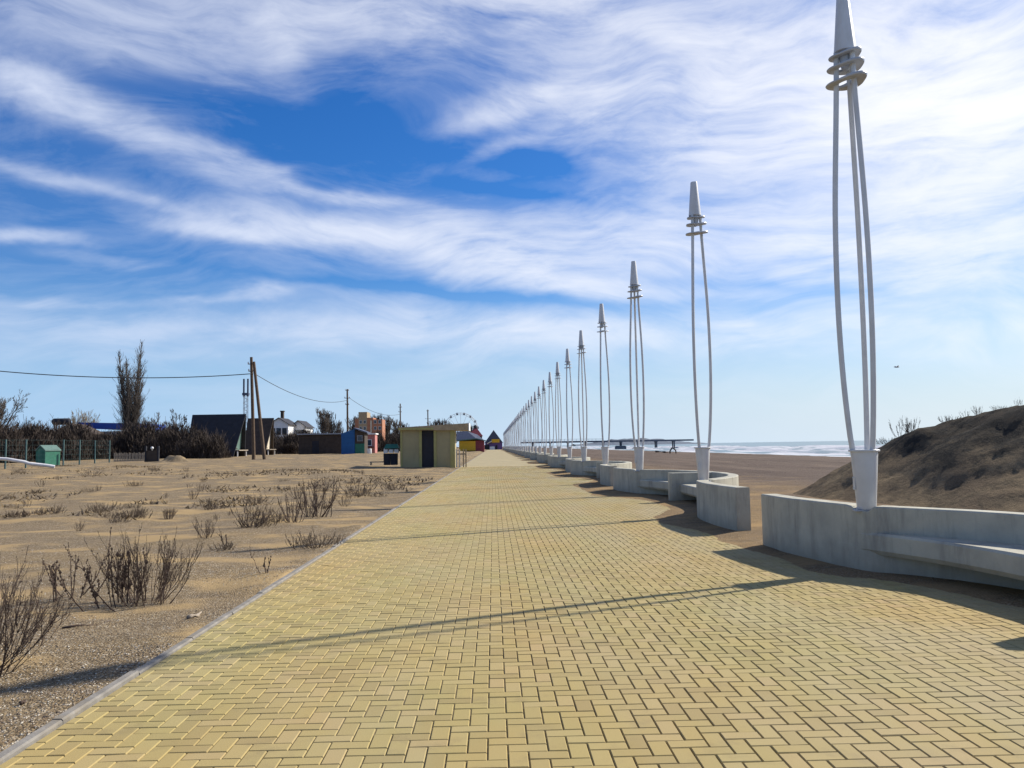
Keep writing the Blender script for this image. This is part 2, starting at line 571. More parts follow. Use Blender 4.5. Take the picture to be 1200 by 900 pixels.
# the sandy field left of the promenade
def sand_mat(name, base, pale, dark, brown, speck=1.0, pebble=55, wet=False):
    mt, T, b = new_mat(name)
    pos = T.add('ShaderNodeNewGeometry').outputs['Position']
    big = T.noise(T.mapping(pos, scale=(0.35, 0.55, 1)), 1.0, 5, 0.6, 0.4)
    c = T.ramp(big, [(0.30, dark), (0.46, base), (0.60, pale), (0.74, base)])
    mid = T.noise(T.mapping(pos, scale=(1.6, 3.2, 1)), 1.0, 6, 0.68, 0.5)
    c = T.mix(T.maprange(mid, 0.49, 0.66, 0.0, 0.80), c, brown)
    smooth = T.maprange(T.noise(T.mapping(pos, loc=(2.3, 5.1, 0), scale=(0.6, 0.9, 1)), 1.0, 3, 0.5), 0.50, 0.66, 0.0, 0.85, True)   # clean drifted sand
    grav = T.math('SUBTRACT', 1.0, smooth)
    vc = T.voronoi(pos, pebble, out='Color')
    sp = T.add('ShaderNodeSeparateColor')
    T.l.new(vc, sp.inputs[0])
    pebc = T.ramp(sp.outputs[0], [(0.0, (0.050, 0.038, 0.025)), (0.35, (0.134, 0.101, 0.063)), (0.7, (0.252, 0.193, 0.118)), (0.92, (0.336, 0.286, 0.202)), (1.0, (0.521, 0.470, 0.386))])
    c = T.mix(T.math('MULTIPLY', grav, 0.62 * speck), c, pebc)
    c = T.mix(smooth, c, pale)
    if wet:
        sxx = T.add('ShaderNodeSeparateXYZ')
        T.l.new(pos, sxx.inputs[0])
        fx = T.maprange(T.math('ADD', sxx.outputs[0], T.math('MULTIPLY', T.math('SUBTRACT', big, 0.5), 16.0)), 5.5, 12.5, 0.0, 1.0, True)
        st = T.noise(T.mapping(pos, scale=(0.35, 0.03, 1)), 1.0, 5, 0.6)
        wc_ = T.ramp(st, [(0.3, (0.074, 0.056, 0.050)), (0.5, (0.106, 0.081, 0.069)), (0.62, (0.140, 0.108, 0.088)), (0.75, (0.080, 0.062, 0.055))])
        c = T.mix(T.math('MULTIPLY', fx, 0.96), c, wc_)
    deb = T.noise(T.mapping(pos, scale=(5.0, 9.0, 1)), 1.0, 6, 0.75, 0.6)
    c = T.mix(T.maprange(deb, 0.60, 0.70, 0.0, 0.6), c, tuple(x * 0.5 for x in brown))   # dark litter
    gr = T.noise(pos, 220, 3, 0.7)
    c = T.mix(T.maprange(gr, 0.3, 0.7, 0.0, 0.3), c, tuple(x * 0.55 for x in base))
    T.l.new(c, b.inputs['Base Color'])
    b.inputs['Roughness'].default_value = 0.95
    b.inputs['Specular IOR Level'].default_value = 0.1
    bp = T.add('ShaderNodeBump')
    bp.inputs['Strength'].default_value = 0.8
    bp.inputs['Distance'].default_value = 0.016
    vd = T.voronoi(pos, pebble, out='Distance')
    hgt = T.math('ADD', T.math('MULTIPLY', T.math('MULTIPLY', vd, -1.0), grav), T.math('MULTIPLY', T.noise(pos, 18, 5, 0.7), 1.4))
    T.l.new(hgt, bp.inputs['Height'])
    T.l.new(bp.outputs[0], b.inputs['Normal'])
    return mt


M_FIELD = sand_mat('gravelly sand', (0.300, 0.222, 0.130), (0.370, 0.262, 0.126), (0.225, 0.165, 0.098), (0.130, 0.096, 0.064), 1.12)
M_BEACH = sand_mat('beach sand', (0.25, 0.168, 0.085), (0.30, 0.203, 0.098), (0.185, 0.126, 0.07), (0.135, 0.095, 0.058), 0.45, 55, True)


def geo(a, b, n, first):
    """n steps from a to b that grow from about `first`"""
    lo, hi = 1.0001, 1.6
    for _ in range(60):
        r = (lo + hi) / 2
        s = first * (r ** n - 1) / (r - 1)
        if s < abs(b - a):
            lo = r
        else:
            hi = r
    out_, x, st = [a], a, first
    sg = 1 if b > a else -1
    for _ in range(n):
        x += sg * st
        st *= r
        out_.append(x)
    out_[-1] = b
    return out_


fg = MB()
ysf = [-20, -12, -6, -2, 0, 1.5] + geo(2.5, 2600, 330, 0.045)
xsf = geo(-2.40, -1500, 236, 0.025)[::-1]
fg.grid(xsf, ysf, field_h)
struct(fg.build('sandy_field', M_FIELD, smooth=True, fix=False))


# ------------------------------------------------------------------ wall plan: lamps every 7.47 m, bays between pairs of lamps
LX, LZ1, LD = 4.31, 9.58, 7.47
SAG, SEAT_SAG = 1.42, 0.60
WALL_T, WALL_H = 0.235, 0.75


def smooth_line(pts, n):
    """Catmull-Rom through 2-D points"""
    P = [Vector(p) for p in pts]
    P = [P[0] * 2 - P[1]] + P + [P[-1] * 2 - P[-2]]
    res = []
    for i in range(1, len(P) - 2):
        for k in range(n):
            t = k / n
            a, b, c, e = P[i - 1], P[i], P[i + 1], P[i + 2]
            res.append(0.5 * ((2 * b) + (c - a) * t + (2 * a - 5 * b + 4 * c - e) * t * t + (3 * b - a - 3 * c + e) * t ** 3))
    res.append(P[-2])
    return res


HALF = LD / 2
def bay_x(y, sag, e=2.4):
    u = abs(y) / HALF
    return LX + sag * (1 - min(1.0, u) ** e)


def wall_line():
    far = [(LX - 0.33, HALF + 2.42), (LX - 0.30, HALF + 1.7), (LX - 0.17, HALF + 0.8)]
    near = [(LX - 0.20, -HALF - 0.75), (LX - 0.26, -HALF - 1.9), (LX - 0.155, -HALF - 3.2)]
    bay = [(bay_x(y, SAG), y) for y in [HALF * t for t in (1.0, 0.93, 0.8, 0.6, 0.35, 0.1, -0.15, -0.4, -0.65, -0.82, -0.94, -1.0)]]
    return smooth_line(far + bay + near, 5)


WL = wall_line()


def beach_h(x, y):
    """sand beyond the paving: drifts round the walls, then falls gently to the water"""
    k = (y - (LZ1 - HALF)) / (2 * LD)
    yl = (k - round(k)) * 2 * LD                    # place within the nearest bay
    front = bay_x(yl, SAG * 0.8) if abs(yl) < HALF else LX
    far = sstep(9, 22, y)
    drift = -0.035 + 0.055 * sstep(front - 1.25 - 1.0 * far, front - 0.25, x) + 0.016 * nz(x * 1.3, y * 0.8, 4) + 0.006 * nz(x * 5, y * 4, 8)
    drift += 0.03 * far * sstep(front - 1.9, front - 0.6, x)
    z = drift
    if x > 5.0:
        t = sstep(5.0, 8.0, x)
        z += t * (0.06 * nz(x * 0.3, y * 0.22, 1) + 0.035 * nz(x * 0.9, y * 0.7, 6) + 0.012 * nz(x * 3, y * 2.2, 7))
        z -= 0.78 * sstep(6, 47, x) + 0.0 * t
    if x > 45:
        z -= 0.35 * sstep(45, 60, x) + 0.02 * max(0.0, x - 60)
    return z


bg_ = MB()
xsb = [2.2 + 0.06 * i for i in range(75)] + geo(6.7, 300, 90, 0.10)[0:]
ysb = [-20, -10, -5, -2] + geo(0, 3000, 300, 0.06)
bg_.grid(xsb, ysb, beach_h)
struct(bg_.build('beach', M_BEACH, smooth=True, fix=False))

# the dune behind the nearest bench wall
D0, DE, DN = Vector((9.6, 25.0)), Vector((0.60, -0.80)), Vector((-0.80, -0.60))


def dune_h(x, y):
    q = Vector((x, y)) - D0
    s, t = q.dot(DE), q.dot(DN)
    t += 0.5 * nz(s * 0.35, 1.7) + 0.2 * nz(x * 0.8, y * 0.8, 2)
    hc = 2.30 * (1 - (1 - max(0.0, min(1.0, (s + 0.2) / 6.2))) ** 1.55) ** 0.95 + 0.28 * sstep(5, 13, s)
    wn = 3.4 + 0.45 * max(0, min(s, 12))
    if t > 0:
        p = 1 - sstep(0.0, 1.0, t / wn) ** 0.80
    else:
        p = 1 - sstep(0.0, 1.0, -t / 7.0)
    h = -0.25 + (hc + 0.25) * p
    end = sstep(26, 18, s)
    h = -0.25 + (h + 0.25) * end
    k = sstep(0.0, 0.8, h + 0.2)
    h += k * (0.12 * nz(x * 0.7, y * 0.7, 3) + 0.055 * nz(x * 2.0, y * 2.0, 5) + 0.04 * nz(x * 5, y * 5, 7))
    return h


def dune_mat():
    mt, T, b = new_mat('dune sand with dry cover and painted shade')
    g = T.add('ShaderNodeNewGeometry')
    pos = g.outputs['Position']
    c = T.ramp(T.noise(T.mapping(pos, scale=(0.7, 0.7, 1.4)), 1.0, 6, 0.65, 0.5), [(0.3, (0.120, 0.087, 0.057)), (0.5, (0.175, 0.129, 0.078)), (0.7, (0.221, 0.166, 0.097))])
    n = T.noise(pos, 2.2, 6, 0.72, 0.4)
    sp = T.add('ShaderNodeSeparateXYZ')
    T.l.new(pos, sp.inputs[0])
    up = T.maprange(T.math('ADD', sp.outputs[2], T.math('MULTIPLY', T.math('SUBTRACT', T.noise(pos, 0.6, 5, 0.65), 0.5), 2.6)), 0.75, 1.40, 0.0, 0.82)   # dead creeping growth and painted shade, both as dark colour on the top
    c = T.mix(T.math('ADD', T.maprange(n, 0.48, 0.62, 0.0, 0.55), up, clamp=True), c, (0.031, 0.028, 0.023))
    T.l.new(c, b.inputs['Base Color'])
    b.inputs['Roughness'].default_value = 0.97
    b.inputs['Specular IOR Level'].default_value = 0.08
    bp = T.add('ShaderNodeBump')
    bp.inputs['Strength'].default_value = 0.9
    bp.inputs['Distance'].default_value = 0.06
    T.l.new(T.noise(pos, 6, 7, 0.75), bp.inputs['Height'])
    T.l.new(bp.outputs[0], b.inputs['Normal'])
    return mt


db = MB()
db.grid([6.1 + 0.13 * i for i in range(190)], [5.0 + 0.14 * i for i in range(210)], dune_h)
struct(db.build('dune', dune_mat(), smooth=True, fix=False))


# ------------------------------------------------------------------ sea
SEA_Z = -1.0
M_SEA, T, b = new_mat('sea water with foam')
pos = T.add('ShaderNodeNewGeometry').outputs['Position']
sx = T.add('ShaderNodeSeparateXYZ')
T.l.new(pos, sx.inputs[0])
attr = T.add('ShaderNodeAttribute', attribute_name='foam').outputs['Fac']
fn = T.noise(T.mapping(pos, scale=(0.30, 0.07, 1)), 1.0, 6, 0.68, 0.4)
fm = T.maprange(T.math('ADD', attr, T.math('MULTIPLY', T.math('SUBTRACT', fn, 0.5), 1.7)), 0.36, 0.60, 0.0, 1.0, True)
wc = T.noise(T.mapping(pos, loc=(5, 5, 0), scale=(0.09, 0.012, 1)), 1.0, 5, 0.7)
caps_ = T.maprange(wc, 0.60, 0.68, 0.0, 0.75)
fm = T.math('MAXIMUM', fm, T.math('MULTIPLY', caps_, T.maprange(sx.outputs[0], 150, 700, 1.0, 0.0)))
c = T.ramp(T.noise(T.mapping(pos, scale=(0.05, 0.01, 1)), 1.0, 4, 0.6), [(0.3, (0.13, 0.19, 0.19)), (0.7, (0.20, 0.26, 0.25))])
c = T.mix(fm, c, (0.60, 0.605, 0.62))
T.l.new(c, b.inputs['Base Color'])
T.l.new(T.maprange(fm, 0, 1, 0.28, 0.9), b.inputs['Roughness'])
b.inputs['Specular IOR Level'].default_value = 0.35
bp = T.add('ShaderNodeBump')
bp.inputs['Strength'].default_value = 0.6
bp.inputs['Distance'].default_value = 0.3
T.l.new(T.noise(T.mapping(pos, scale=(0.5, 0.2, 1)), 1.0, 5, 0.65), bp.inputs['Height'])
T.l.new(bp.outputs[0], b.inputs['Normal'])

sb = MB()
foam = []
CRESTS = [(54.5, 0.30, 2.0), (61, 0.55, 2.2), (70, 0.70, 2.6), (81, 0.85, 3.0), (94, 0.9, 3.4), (110, 0.8, 4.0), (130, 0.7, 5)]


def sea_h(x, y):
    h, fo = 0.0, 0.0
    for i, (cx, a, w) in enumerate(CRESTS):
        c0 = cx + 4.0 * nz(y * 0.012, i * 7.3) + 1.2 * nz(y * 0.06, i * 3.1)
        am = a * max(0.0, 0.55 + 0.9 * nz(y * 0.017, i * 5.7 + 2))
        dx_ = x - c0
        s_ = w * (0.45 if dx_ < 0 else 1.2)
        g_ = math.exp(-(dx_ / s_) ** 2)
        h += 1.15 * am * g_
        if am > 0.15:
            fo = max(fo, min(0.95, am * 1.5) * math.exp(-((dx_ + w * 0.8) / (w * 1.0)) ** 2))
    fo = max(fo, 1.0 - sstep(50, 58, x + 3 * nz(y * 0.03, 77)))
    fo = max(fo, 0.22 * (1 - sstep(60, 120, x)))
    h += 0.10 * nz(x * 0.25, y * 0.06, 3) * sstep(48, 60, x)
    return h, fo


def sea_fn(x, y):
    h, fo = sea_h(x, y)
    foam.append(fo)
    return SEA_Z + h


xs_s = [46 + 0.75 * i for i in range(140)] + geo(151.5, 9000, 40, 3.0)
ys_s = geo(40, 700, 220, 1.2) + geo(705, 9000, 40, 12.0)
sb.grid(xs_s, ys_s, sea_fn)
o = sb.build('sea', M_SEA, smooth=True, fix=False)
at_ = o.data.attributes.new('foam', 'FLOAT', 'POINT')
at_.data.foreach_set('value', foam)
struct(o)

# low headland across the water
hb = MB()
hy = 2600.0
secs = []
for i in range(41):
    x = 250 + 900 * i / 40 * 0.45
    z = 3 + 19 * (sstep(250, 400, x) * sstep(660, 470, x)) * (0.75 + 0.5 * abs(nz(x * 0.02, 4))) + 4 * nz(x * 0.05, 1)
    secs.append([(x, hy - 120, SEA_Z - 1), (x, hy - 40, z * 0.6), (x, hy, z), (x, hy + 120, SEA_Z - 1)])
hb.sweep(secs, closed=False, caps=False)
M_HEAD = plain('haze tinted wooded shore', (0.10, 0.125, 0.16), 0.95, 0.3, 0.02, 0.0)  # distance haze is put into the base colour as blue-grey
struct(hb.build('headland', M_HEAD, fix=True))


# ------------------------------------------------------------------ bench walls
M_CONC = None
def concrete_mat():
    mt, T, b = new_mat('whitewashed concrete')
    g = T.add('ShaderNodeNewGeometry')
    pos = g.outputs['Position']
    c = T.ramp(T.noise(pos, 2.2, 6, 0.62), [(0.28, (0.323, 0.314, 0.258)), (0.5, (0.407, 0.391, 0.315)), (0.72, (0.479, 0.458, 0.361))])
    st = T.noise(T.mapping(pos, scale=(3.5, 3.5, 0.55)), 1.0, 6, 0.7)
    c = T.mix(T.maprange(st, 0.50, 0.74, 0.0, 0.75), c, (0.17, 0.16, 0.145))
    sp = T.add('ShaderNodeSeparateXYZ')
    T.l.new(pos, sp.inputs[0])
    splash = T.maprange(T.math('ADD', sp.outputs[2], T.math('MULTIPLY', T.noise(pos, 5, 4, 0.6), 0.25)), 0.12, 0.42, 0.65, 0.0)   # sand splashed up the foot
    c = T.mix(splash, c, (0.27, 0.235, 0.17))
    pit = T.voronoi(pos, 34, out='Distance')
    pn = T.noise(pos, 7, 3, 0.6)
    pits = T.math('MULTIPLY', T.maprange(pit, 0.06, 0.13, 1.0, 0.0), T.maprange(pn, 0.55, 0.62, 0.0, 1.0))
    c = T.mix(T.math('MULTIPLY', pits, 0.6), c, (0.16, 0.155, 0.15))
    T.l.new(c, b.inputs['Base Color'])
    b.inputs['Roughness'].default_value = 0.85
    b.inputs['Specular IOR Level'].default_value = 0.25
    bp = T.add('ShaderNodeBump')
    bp.inputs['Strength'].default_value = 0.5
    bp.inputs['Distance'].default_value = 0.012
    h = T.math('SUBTRACT', T.math('ADD', T.noise(pos, 9, 6, 0.65), T.math('MULTIPLY', T.noise(pos, 70, 3, 0.6), 0.25)), T.math('MULTIPLY', pits, 0.5))
    T.l.new(h, bp.inputs['Height'])
    T.l.new(bp.outputs[0], b.inputs['Normal'])
    return mt


M_CONC = concrete_mat()


def line_normals(pts):
    res = []
    for i in range(len(pts)):
        t = (pts[min(i + 1, len(pts) - 1)] - pts[max(0, i - 1)]).normalized()
        res.append(Vector((t.y, -t.x)))
    return res


def refine(pts, step):
    res = [pts[0]]
    for a, b in zip(pts, pts[1:]):
        n = max(1, int((b - a).length / step))
        for k in range(1, n + 1):
            res.append(a.lerp(b, k / n))
    return res


def make_bench_wall():
    # local frame: y = 0 at the middle of the bay, x as in the world
    root = empty('bench_wall', (0, 0, 0))
    wl = refine(WL, 0.06)
    nr = line_normals(wl)
    # soften the normals
    for _ in range(4):
        nr = [((nr[max(0, i - 1)] + nr[i] * 2 + nr[min(len(nr) - 1, i + 1)])).normalized() for i in range(len(nr))]
    mb = MB()
    secs = []
    ch = 0.014
    h2 = WALL_T / 2
    for i, (p, n_) in enumerate(zip(wl, nr)):
        top = WALL_H + 0.004 * nz(p.x * 2, p.y * 2)
        dl = min(abs(p.y - HALF), abs(p.y + HALF))
        if dl < 0.13:
            top -= 0.055 if dl < 0.10 else 0.055 * (0.13 - dl) / 0.03     # pocket for the lamp foot
        prof = [(-h2, -0.18), (h2, -0.18), (h2, top - ch), (h2 - ch, top), (-h2 + ch, top), (-h2, top - ch)]
        w_ = 0.004 * nz(p.x * 1.5, p.y * 1.5, 5)
        secs.append([(p.x + n_.x * (s + w_), p.y + n_.y * (s + w_), z) for s, z in prof])
    mb.sweep(secs)
    mb.build('wall', M_CONC, root, smooth=0.5)
    # seat slab hanging on the inside of the bay
    sb_, bb = MB(), MB()
    ys = [HALF * (1 - 2 * k / 60) * 0.985 for k in range(61)]
    secs, bsecs = [], []
    for y in ys:
        xf = bay_x(y, SEAT_SAG, 3.0) - h2 - 0.02
        xb = bay_x(y, SAG) - 0.02
        xf = min(xf, xb - 0.03)
        zt, zb, r_ = 0.455, 0.215, 0.025
        secs.append([(xf + r_ * 1.6, y, zb), (xb, y, zb), (xb, y, zt), (xf + r_, y, zt), (xf, y, zt - r_), (xf, y, zb + r_ * 2)])
        u = abs(y) / HALF
        xs_ = min(xf + 0.10 + 0.50 * (1 - u ** 7), xb - 0.02)
        bsecs.append([(xs_, y, -0.18), (xb - 0.004, y, -0.18), (xb - 0.004, y, zb + 0.01), (xs_, y, zb + 0.01)])
    sb_.sweep(secs)
    sb_.build('seat', M_CONC, root, smooth=0.6)
    bb.sweep(bsecs)
    bb.build('seat_base', M_CONC, root, smooth=0.5)
    dv = MB()
    y0 = 0.63
    secs = []
    for (x, dy) in ((LX + 0.20, 0.0), (LX + 0.26, 0.0), (bay_x(y0, SAG) - 0.05, 0.0)):
        e = 0.10 if x < LX + 0.23 else 0.125
        secs.append([(x, y0 - e, -0.18), (x, y0 + e, -0.18), (x, y0 + e, WALL_H - 0.02), (x, y0 + e - 0.012, WALL_H - 0.006), (x, y0 - e + 0.012, WALL_H - 0.006), (x, y0 - e, WALL_H - 0.02)])
    dv.sweep(secs)
    dv.build('divider', M_CONC, root)
    return root


# ------------------------------------------------------------------ lamps
M_LAMP = plain('white lamp paint', (0.56, 0.56, 0.55), 0.36, 0.08, 4, 0.04, spec=0.45, dirt=(0.40, 0.37, 0.32))
M_GREY = plain('grey painted metal', (0.38, 0.40, 0.43), 0.4, 0.1, 6, 0.05)


def leg_points(a, n=22):
    pts = []
    for i in range(n + 1):
        t = i / n
        z = 1.34 + (6.27 - 1.34) * t
        # bows out low down, comes together under the head
        r = 0.118 + 0.098 * (math.sin(math.pi * min(1.0, t ** 0.74)) ** 1.1) + (0.0 if t < 0.5 else 0.0)
        r = r * (1 - t) ** 0 * (1.0 if t < 0.55 else 1.0 - 0.12 * sstep(0.55, 1.0, t))
        pts.append((r * math.cos(a), r * math.sin(a), z))
    return pts


def make_lamp():
    root = empty('street_lamp', (0, 0, 0))
    b = MB()
    b.lathe([(0.100, 0.715), (0.106, 0.73), (0.150, 1.385), (0.150, 1.39)], 32)
    foot = b.build('base', M_LAMP, root, smooth=0.6)
    b = MB()
    b.box((-0.126, 0, 1.02), (0.010, 0.08, 0.15))
    for q in (-0.06, 0.06):
        b.lathe([(0.008, 0), (0.008, 0.014), (0.004, 0.016)], 6, (-0.135, 0.0, 1.02 + q))
    b.build('hatch', M_LAMP, foot)
    b = MB()
    b.lathe([(0.168, 1.391), (0.172, 1.395), (0.172, 1.410), (0.168, 1.414)], 32)
    b.build('rim_plate', M_LAMP, root, smooth=0.6)
    b = MB()
    b.box((0, 0, 0.705), (0.30, 0.19, 0.014))
    for sx in (-1, 1):
        for sy in (-1, 1):
            b.lathe([(0.014, 0.71), (0.014, 0.725), (0.008, 0.725), (0.008, 0.745)], 6, (sx * 0.125, sy * 0.07, 0))
    b.build('foot_plate', M_GREY, root)
    for k in range(3):
        a = math.pi + k * 2 * math.pi / 3
        lg = MB()
        lg.tube(leg_points(a), 0.031, 12)
        lg.build('leg', M_LAMP, root, smooth=0.8)
    for (z, ro, tilt, dirn) in ((5.89, 0.235, 0.16, 0.1), (6.08, 0.215, 0.13, 0.25), (6.225, 0.190, 0.13, 0.35)):
        rg = MB()
        N = 40
        secs = []
        for k in range(N + 1):
            a = 2 * math.pi * k / N
            ca, sa = math.cos(a), math.sin(a)
            lobe = 1.0 + 0.10 * math.cos(3 * (a - math.pi))
            wob = 0.5 + 0.5 * math.cos(a - dirn)
            r1 = ro * lobe * (0.94 + 0.10 * wob)
            r0 = ro * (0.52 - 0.16 * wob) + 0.0
            zz = z + tilt * 0.22 * math.cos(a - dirn)
            th = 0.010 + 0.012 * wob
            secs.append([(r0 * ca, r0 * sa, zz - th), (r1 * 0.97 * ca, r1 * 0.97 * sa, zz - th), (r1 * ca, r1 * sa, zz), (r1 * 0.97 * ca, r1 * 0.97 * sa, zz + th), (r0 * ca, r0 * sa, zz + th)])
        rg.sweep(secs, caps=False)
        rg.build('ring', M_GREY, root, smooth=0.7)
    b = MB()
    b.lathe([(0.02, 6.03), (0.055, 6.07), (0.075, 6.20), (0.075, 6.262)], 20)
    b.build('bulb_housing', M_GREY, root, smooth=0.7)
    b = MB()
    b.lathe([(0.118, 6.255), (0.130, 6.262), (0.128, 6.28), (0.071, 6.965), (0.066, 6.98), (0.03, 6.985)], 32)
    b.build('lamp_head', M_LAMP, root, smooth=0.6)
    return root


NUM = ['', 'nearest', 'second', 'third', 'fourth', 'fifth', 'sixth', 'seventh', 'eighth', 'ninth', 'tenth', 'eleventh', 'twelfth', 'thirteenth', 'fourteenth']
LAMP_LABEL = {
    1: 'nearest tall white lamp, its base in the bench wall in front of the dune',
    2: 'tall white lamp on the straight wall end just past the gap in the walls',
    3: 'white three-legged lamp next behind the two tallest ones, over the second curved bench',
}
lamp0 = make_lamp()
ROT = [0, R(-10), R(45.8), R(20), R(53), R(22), R(56)]
lamps = []
for n in range(1, 47):
    o = lamp0 if n == 1 else copy_tree(lamp0)
    o.location = (LX, LZ1 + LD * (n - 1), 0)
    o.scale = (1, 1, 0.985 if n == 1 else 1.0)
    o.rotation_euler = (R(0.5) * nz(n * 1.7, 3.1) if n > 1 else 0, R(0.5) * nz(n * 2.3, 9.1) if n > 1 else 0, ROT[n % 7] if n < 7 else R((25, 55)[n % 2 == 0] + (n * 7) % 9 - 4))
    if n in LAMP_LABEL:
        lb = LAMP_LABEL[n]
    elif n <= 14:
        lb = '%s white three-legged lamp in the promenade row, counted from the dune' % NUM[n]
    else:
        lb = 'white lamp far down the promenade row, where the posts crowd together'
    tag(o, lb, 'street lamp', 'white lamps along the promenade')

wall0 = make_bench_wall()
WALL_LABEL = {
    0: 'long curved white concrete bench wall in front of the dune, largest of its row',
    1: 'curved concrete bench wall just past the gap, its straight end under the second lamp',
    2: 'third curved concrete bench wall down the promenade, small behind the second one',
    3: 'fourth curved concrete bench wall down the promenade, counted from the dune',
}
for i in range(23):
    o = wall0 if i == 0 else copy_tree(wall0)
    o.location = (0, LZ1 - HALF + 2 * LD * i, 0)
    tag(o, WALL_LABEL.get(i, 'concrete bench wall far along the promenade, seen as a low strip under the crowded lamps'), 'bench wall', 'concrete bench walls along the promenade')
for o in list(C.objects):
    if o.get('category') in ('bench wall', 'street lamp'):
        o['kind'] = 'thing'

# ------------------------------------------------------------------ dry shrubs and weeds on the field
M_TWIG = plain('dry dark twigs', (0.070, 0.046, 0.034), 0.9, 0.35, 9, 0.0)
M_TWIG2 = plain('dry grey brown twigs', (0.115, 0.085, 0.058), 0.9, 0.3, 9, 0.0)
M_STRAW = plain('dry grass', (0.20, 0.145, 0.075), 0.95, 0.35, 3, 0.0)
M_WOODG = plain('weathered driftwood', (0.30, 0.25, 0.19), 0.9, 0.3, 8, 0.3)


def stem(mb, rg, p, ang, tilt, L, r, curve, sides=4, kids=2, knob=0.6):
    """one woody stem that leans out and turns up, with short side twigs and dried buds"""
    pts, rad = [Vector(p)], [r]
    n = 7
    for i in range(n):
        t = (i + 1) / n
        tl = tilt * (1 - curve * t) + rg.gauss(0, 0.10)
        ang += rg.gauss(0, 0.16)
        dv = Vector((math.cos(ang) * math.sin(tl), math.sin(ang) * math.sin(tl), math.cos(tl)))
        pts.append(pts[-1] + dv * (L / n))
        rad.append(r * (1 - 0.72 * t))
    mb.tube(pts, rad, sides, caps=False)
    for i in range(2, n + 1):
        if rg.random() < knob:
            q = pts[i] + Vector((rg.gauss(0, r), rg.gauss(0, r), rg.gauss(0, r)))
            s = r * rg.uniform(1.1, 2.2)
            b = len(mb.v)
            mb.v += [tuple(q + Vector(e) * s) for e in ((1, 0, 0), (-0.5, 0.9, 0), (-0.5, -0.9, 0), (0, 0, 1.5), (0, 0, -1.2))]
            for f in ((0, 1, 3), (1, 2, 3), (2, 0, 3), (1, 0, 4), (2, 1, 4), (0, 2, 4)):
                mb.face([b + k for k in f])
    if kids > 0:
        for i in range(kids):
            k = rg.randint(2, n - 1)
            stem(mb, rg, pts[k], ang + rg.uniform(-1.3, 1.3), max(0.15, tilt * 0.6) + rg.uniform(-0.1, 0.5), L * rg.uniform(0.22, 0.45), r * 0.6, 0.6, 3, kids - 2 if kids > 2 else 0, knob)


def make_shrub(seed, nstem, h, spread, r, kids=2, tilt=(0.15, 0.95), mt=None, knob=0.6, base=0.12):
    rg = random.Random(seed)
    mb = MB()
    for i in range(nstem):
        a = rg.uniform(0, 2 * math.pi)
        tl = rg.uniform(*tilt)
        L = h * rg.uniform(0.65, 1.12) / max(0.55, math.cos(tl * 0.55))
        stem(mb, rg, (math.cos(a) * rg.uniform(0, base * spread), math.sin(a) * rg.uniform(0, base * spread), -0.03), a + rg.gauss(0, 0.4), tl * spread, L, r * rg.uniform(0.7, 1.25), 0.55, 4, kids, knob)
    return mb.build('shrub_mesh', mt or M_TWIG, fix=False)


def place(o, name, p, rz, s, label, cat, group):
    o.name = name
    o.location = p
    o.rotation_euler = (0, 0, rz)
    o.scale = (s, s, s)
    tag(o, label, cat, group)
    return o


G_SH = 'dry shrubs on the sandy field'
bigA = make_shrub(11, 52, 0.80, 0.72, 0.0064, 5, (0.1, 1.3), base=0.55)
bigB = make_shrub(23, 48, 0.92, 1.0, 0.0062, 5, (0.1, 1.25), base=0.25)
dead = make_shrub(31, 9, 0.60, 0.9, 0.0095, 3, (0.05, 1.1), knob=0.9, base=0.45)
mid1 = make_shrub(41, 22, 0.72, 1.0, 0.009, 3, (0.1, 1.1), mt=M_TWIG, base=0.3)
low1 = make_shrub(47, 40, 0.30, 1.2, 0.006, 3, (0.3, 1.35), mt=M_TWIG2, base=0.3)
twig = make_shrub(59, 3, 0.42, 0.9, 0.010, 2, (0.05, 1.3), knob=0.7, base=0.2)
tuft = make_shrub(67, 34, 0.30, 1.3, 0.007, 2, (0.2, 1.3), mt=M_TWIG2, base=0.3, knob=0.3)
SRC = {}
for k_, o_ in (('bigA', bigA), ('bigB', bigB), ('dead', dead), ('mid', mid1), ('low', low1), ('twig', twig), ('tuft', tuft)):
    SRC[k_] = (o_, 0.97 * max(v.co.z for v in o_.data.vertices))
used = set()


def shrub(kind, px, py, hpx, rz, label, name='dry_shrub', group=G_SH, cat='shrub'):
    src, h0 = SRC[kind]
    p = on_field(px, py)
    o = src
    if kind in used:
        o = src.copy()
        C.objects.link(o)
    used.add(kind)
    return place(o, name, p, rz, hpx * p.y / FPX / h0, label, cat, group)


shrub('bigB', -22, 790, 138, 0.3, 'large dense dark dry shrub cut off by the left edge of the photo')
shrub('bigA', 172, 706, 86, 1.2, 'densest dark dry shrub, round and upright, in bare sand near the kerb')
shrub('dead', 140, 712, 88, 2.0, 'thin tall dead stems standing against the left side of the dense shrub')
shrub('dead', 82, 700, 62, 4.4, 'knotty dead shrub between the dense shrub and the one at the left edge')
shrub('mid', 372, 606, 48, 0.4, 'upright dark dry shrub with clear stems, farther along near the kerb')
shrub('mid', 345, 612, 34, 2.6, 'smaller dark shrub touching the left side of the upright dry shrub')
shrub('low', 372, 641, 24, 0.2, 'low brushy dry shrub lying close to the kerb below the upright one')
shrub('dead', 345, 641, 14, 1.5, 'flat dead branch sticking out left of the low brushy shrub')
shrub('twig', 312, 672, 30, 1.0, 'single forked dead twig standing alone in the gravelly sand near kerb')
shrub('mid', 292, 618, 30, 5.1, 'dark dry shrub with a tall centre stem, left of the upright shrub')
shrub('low', 300, 617, 18, 3.3, 'low twiggy growth at the foot of the tall stem shrub')
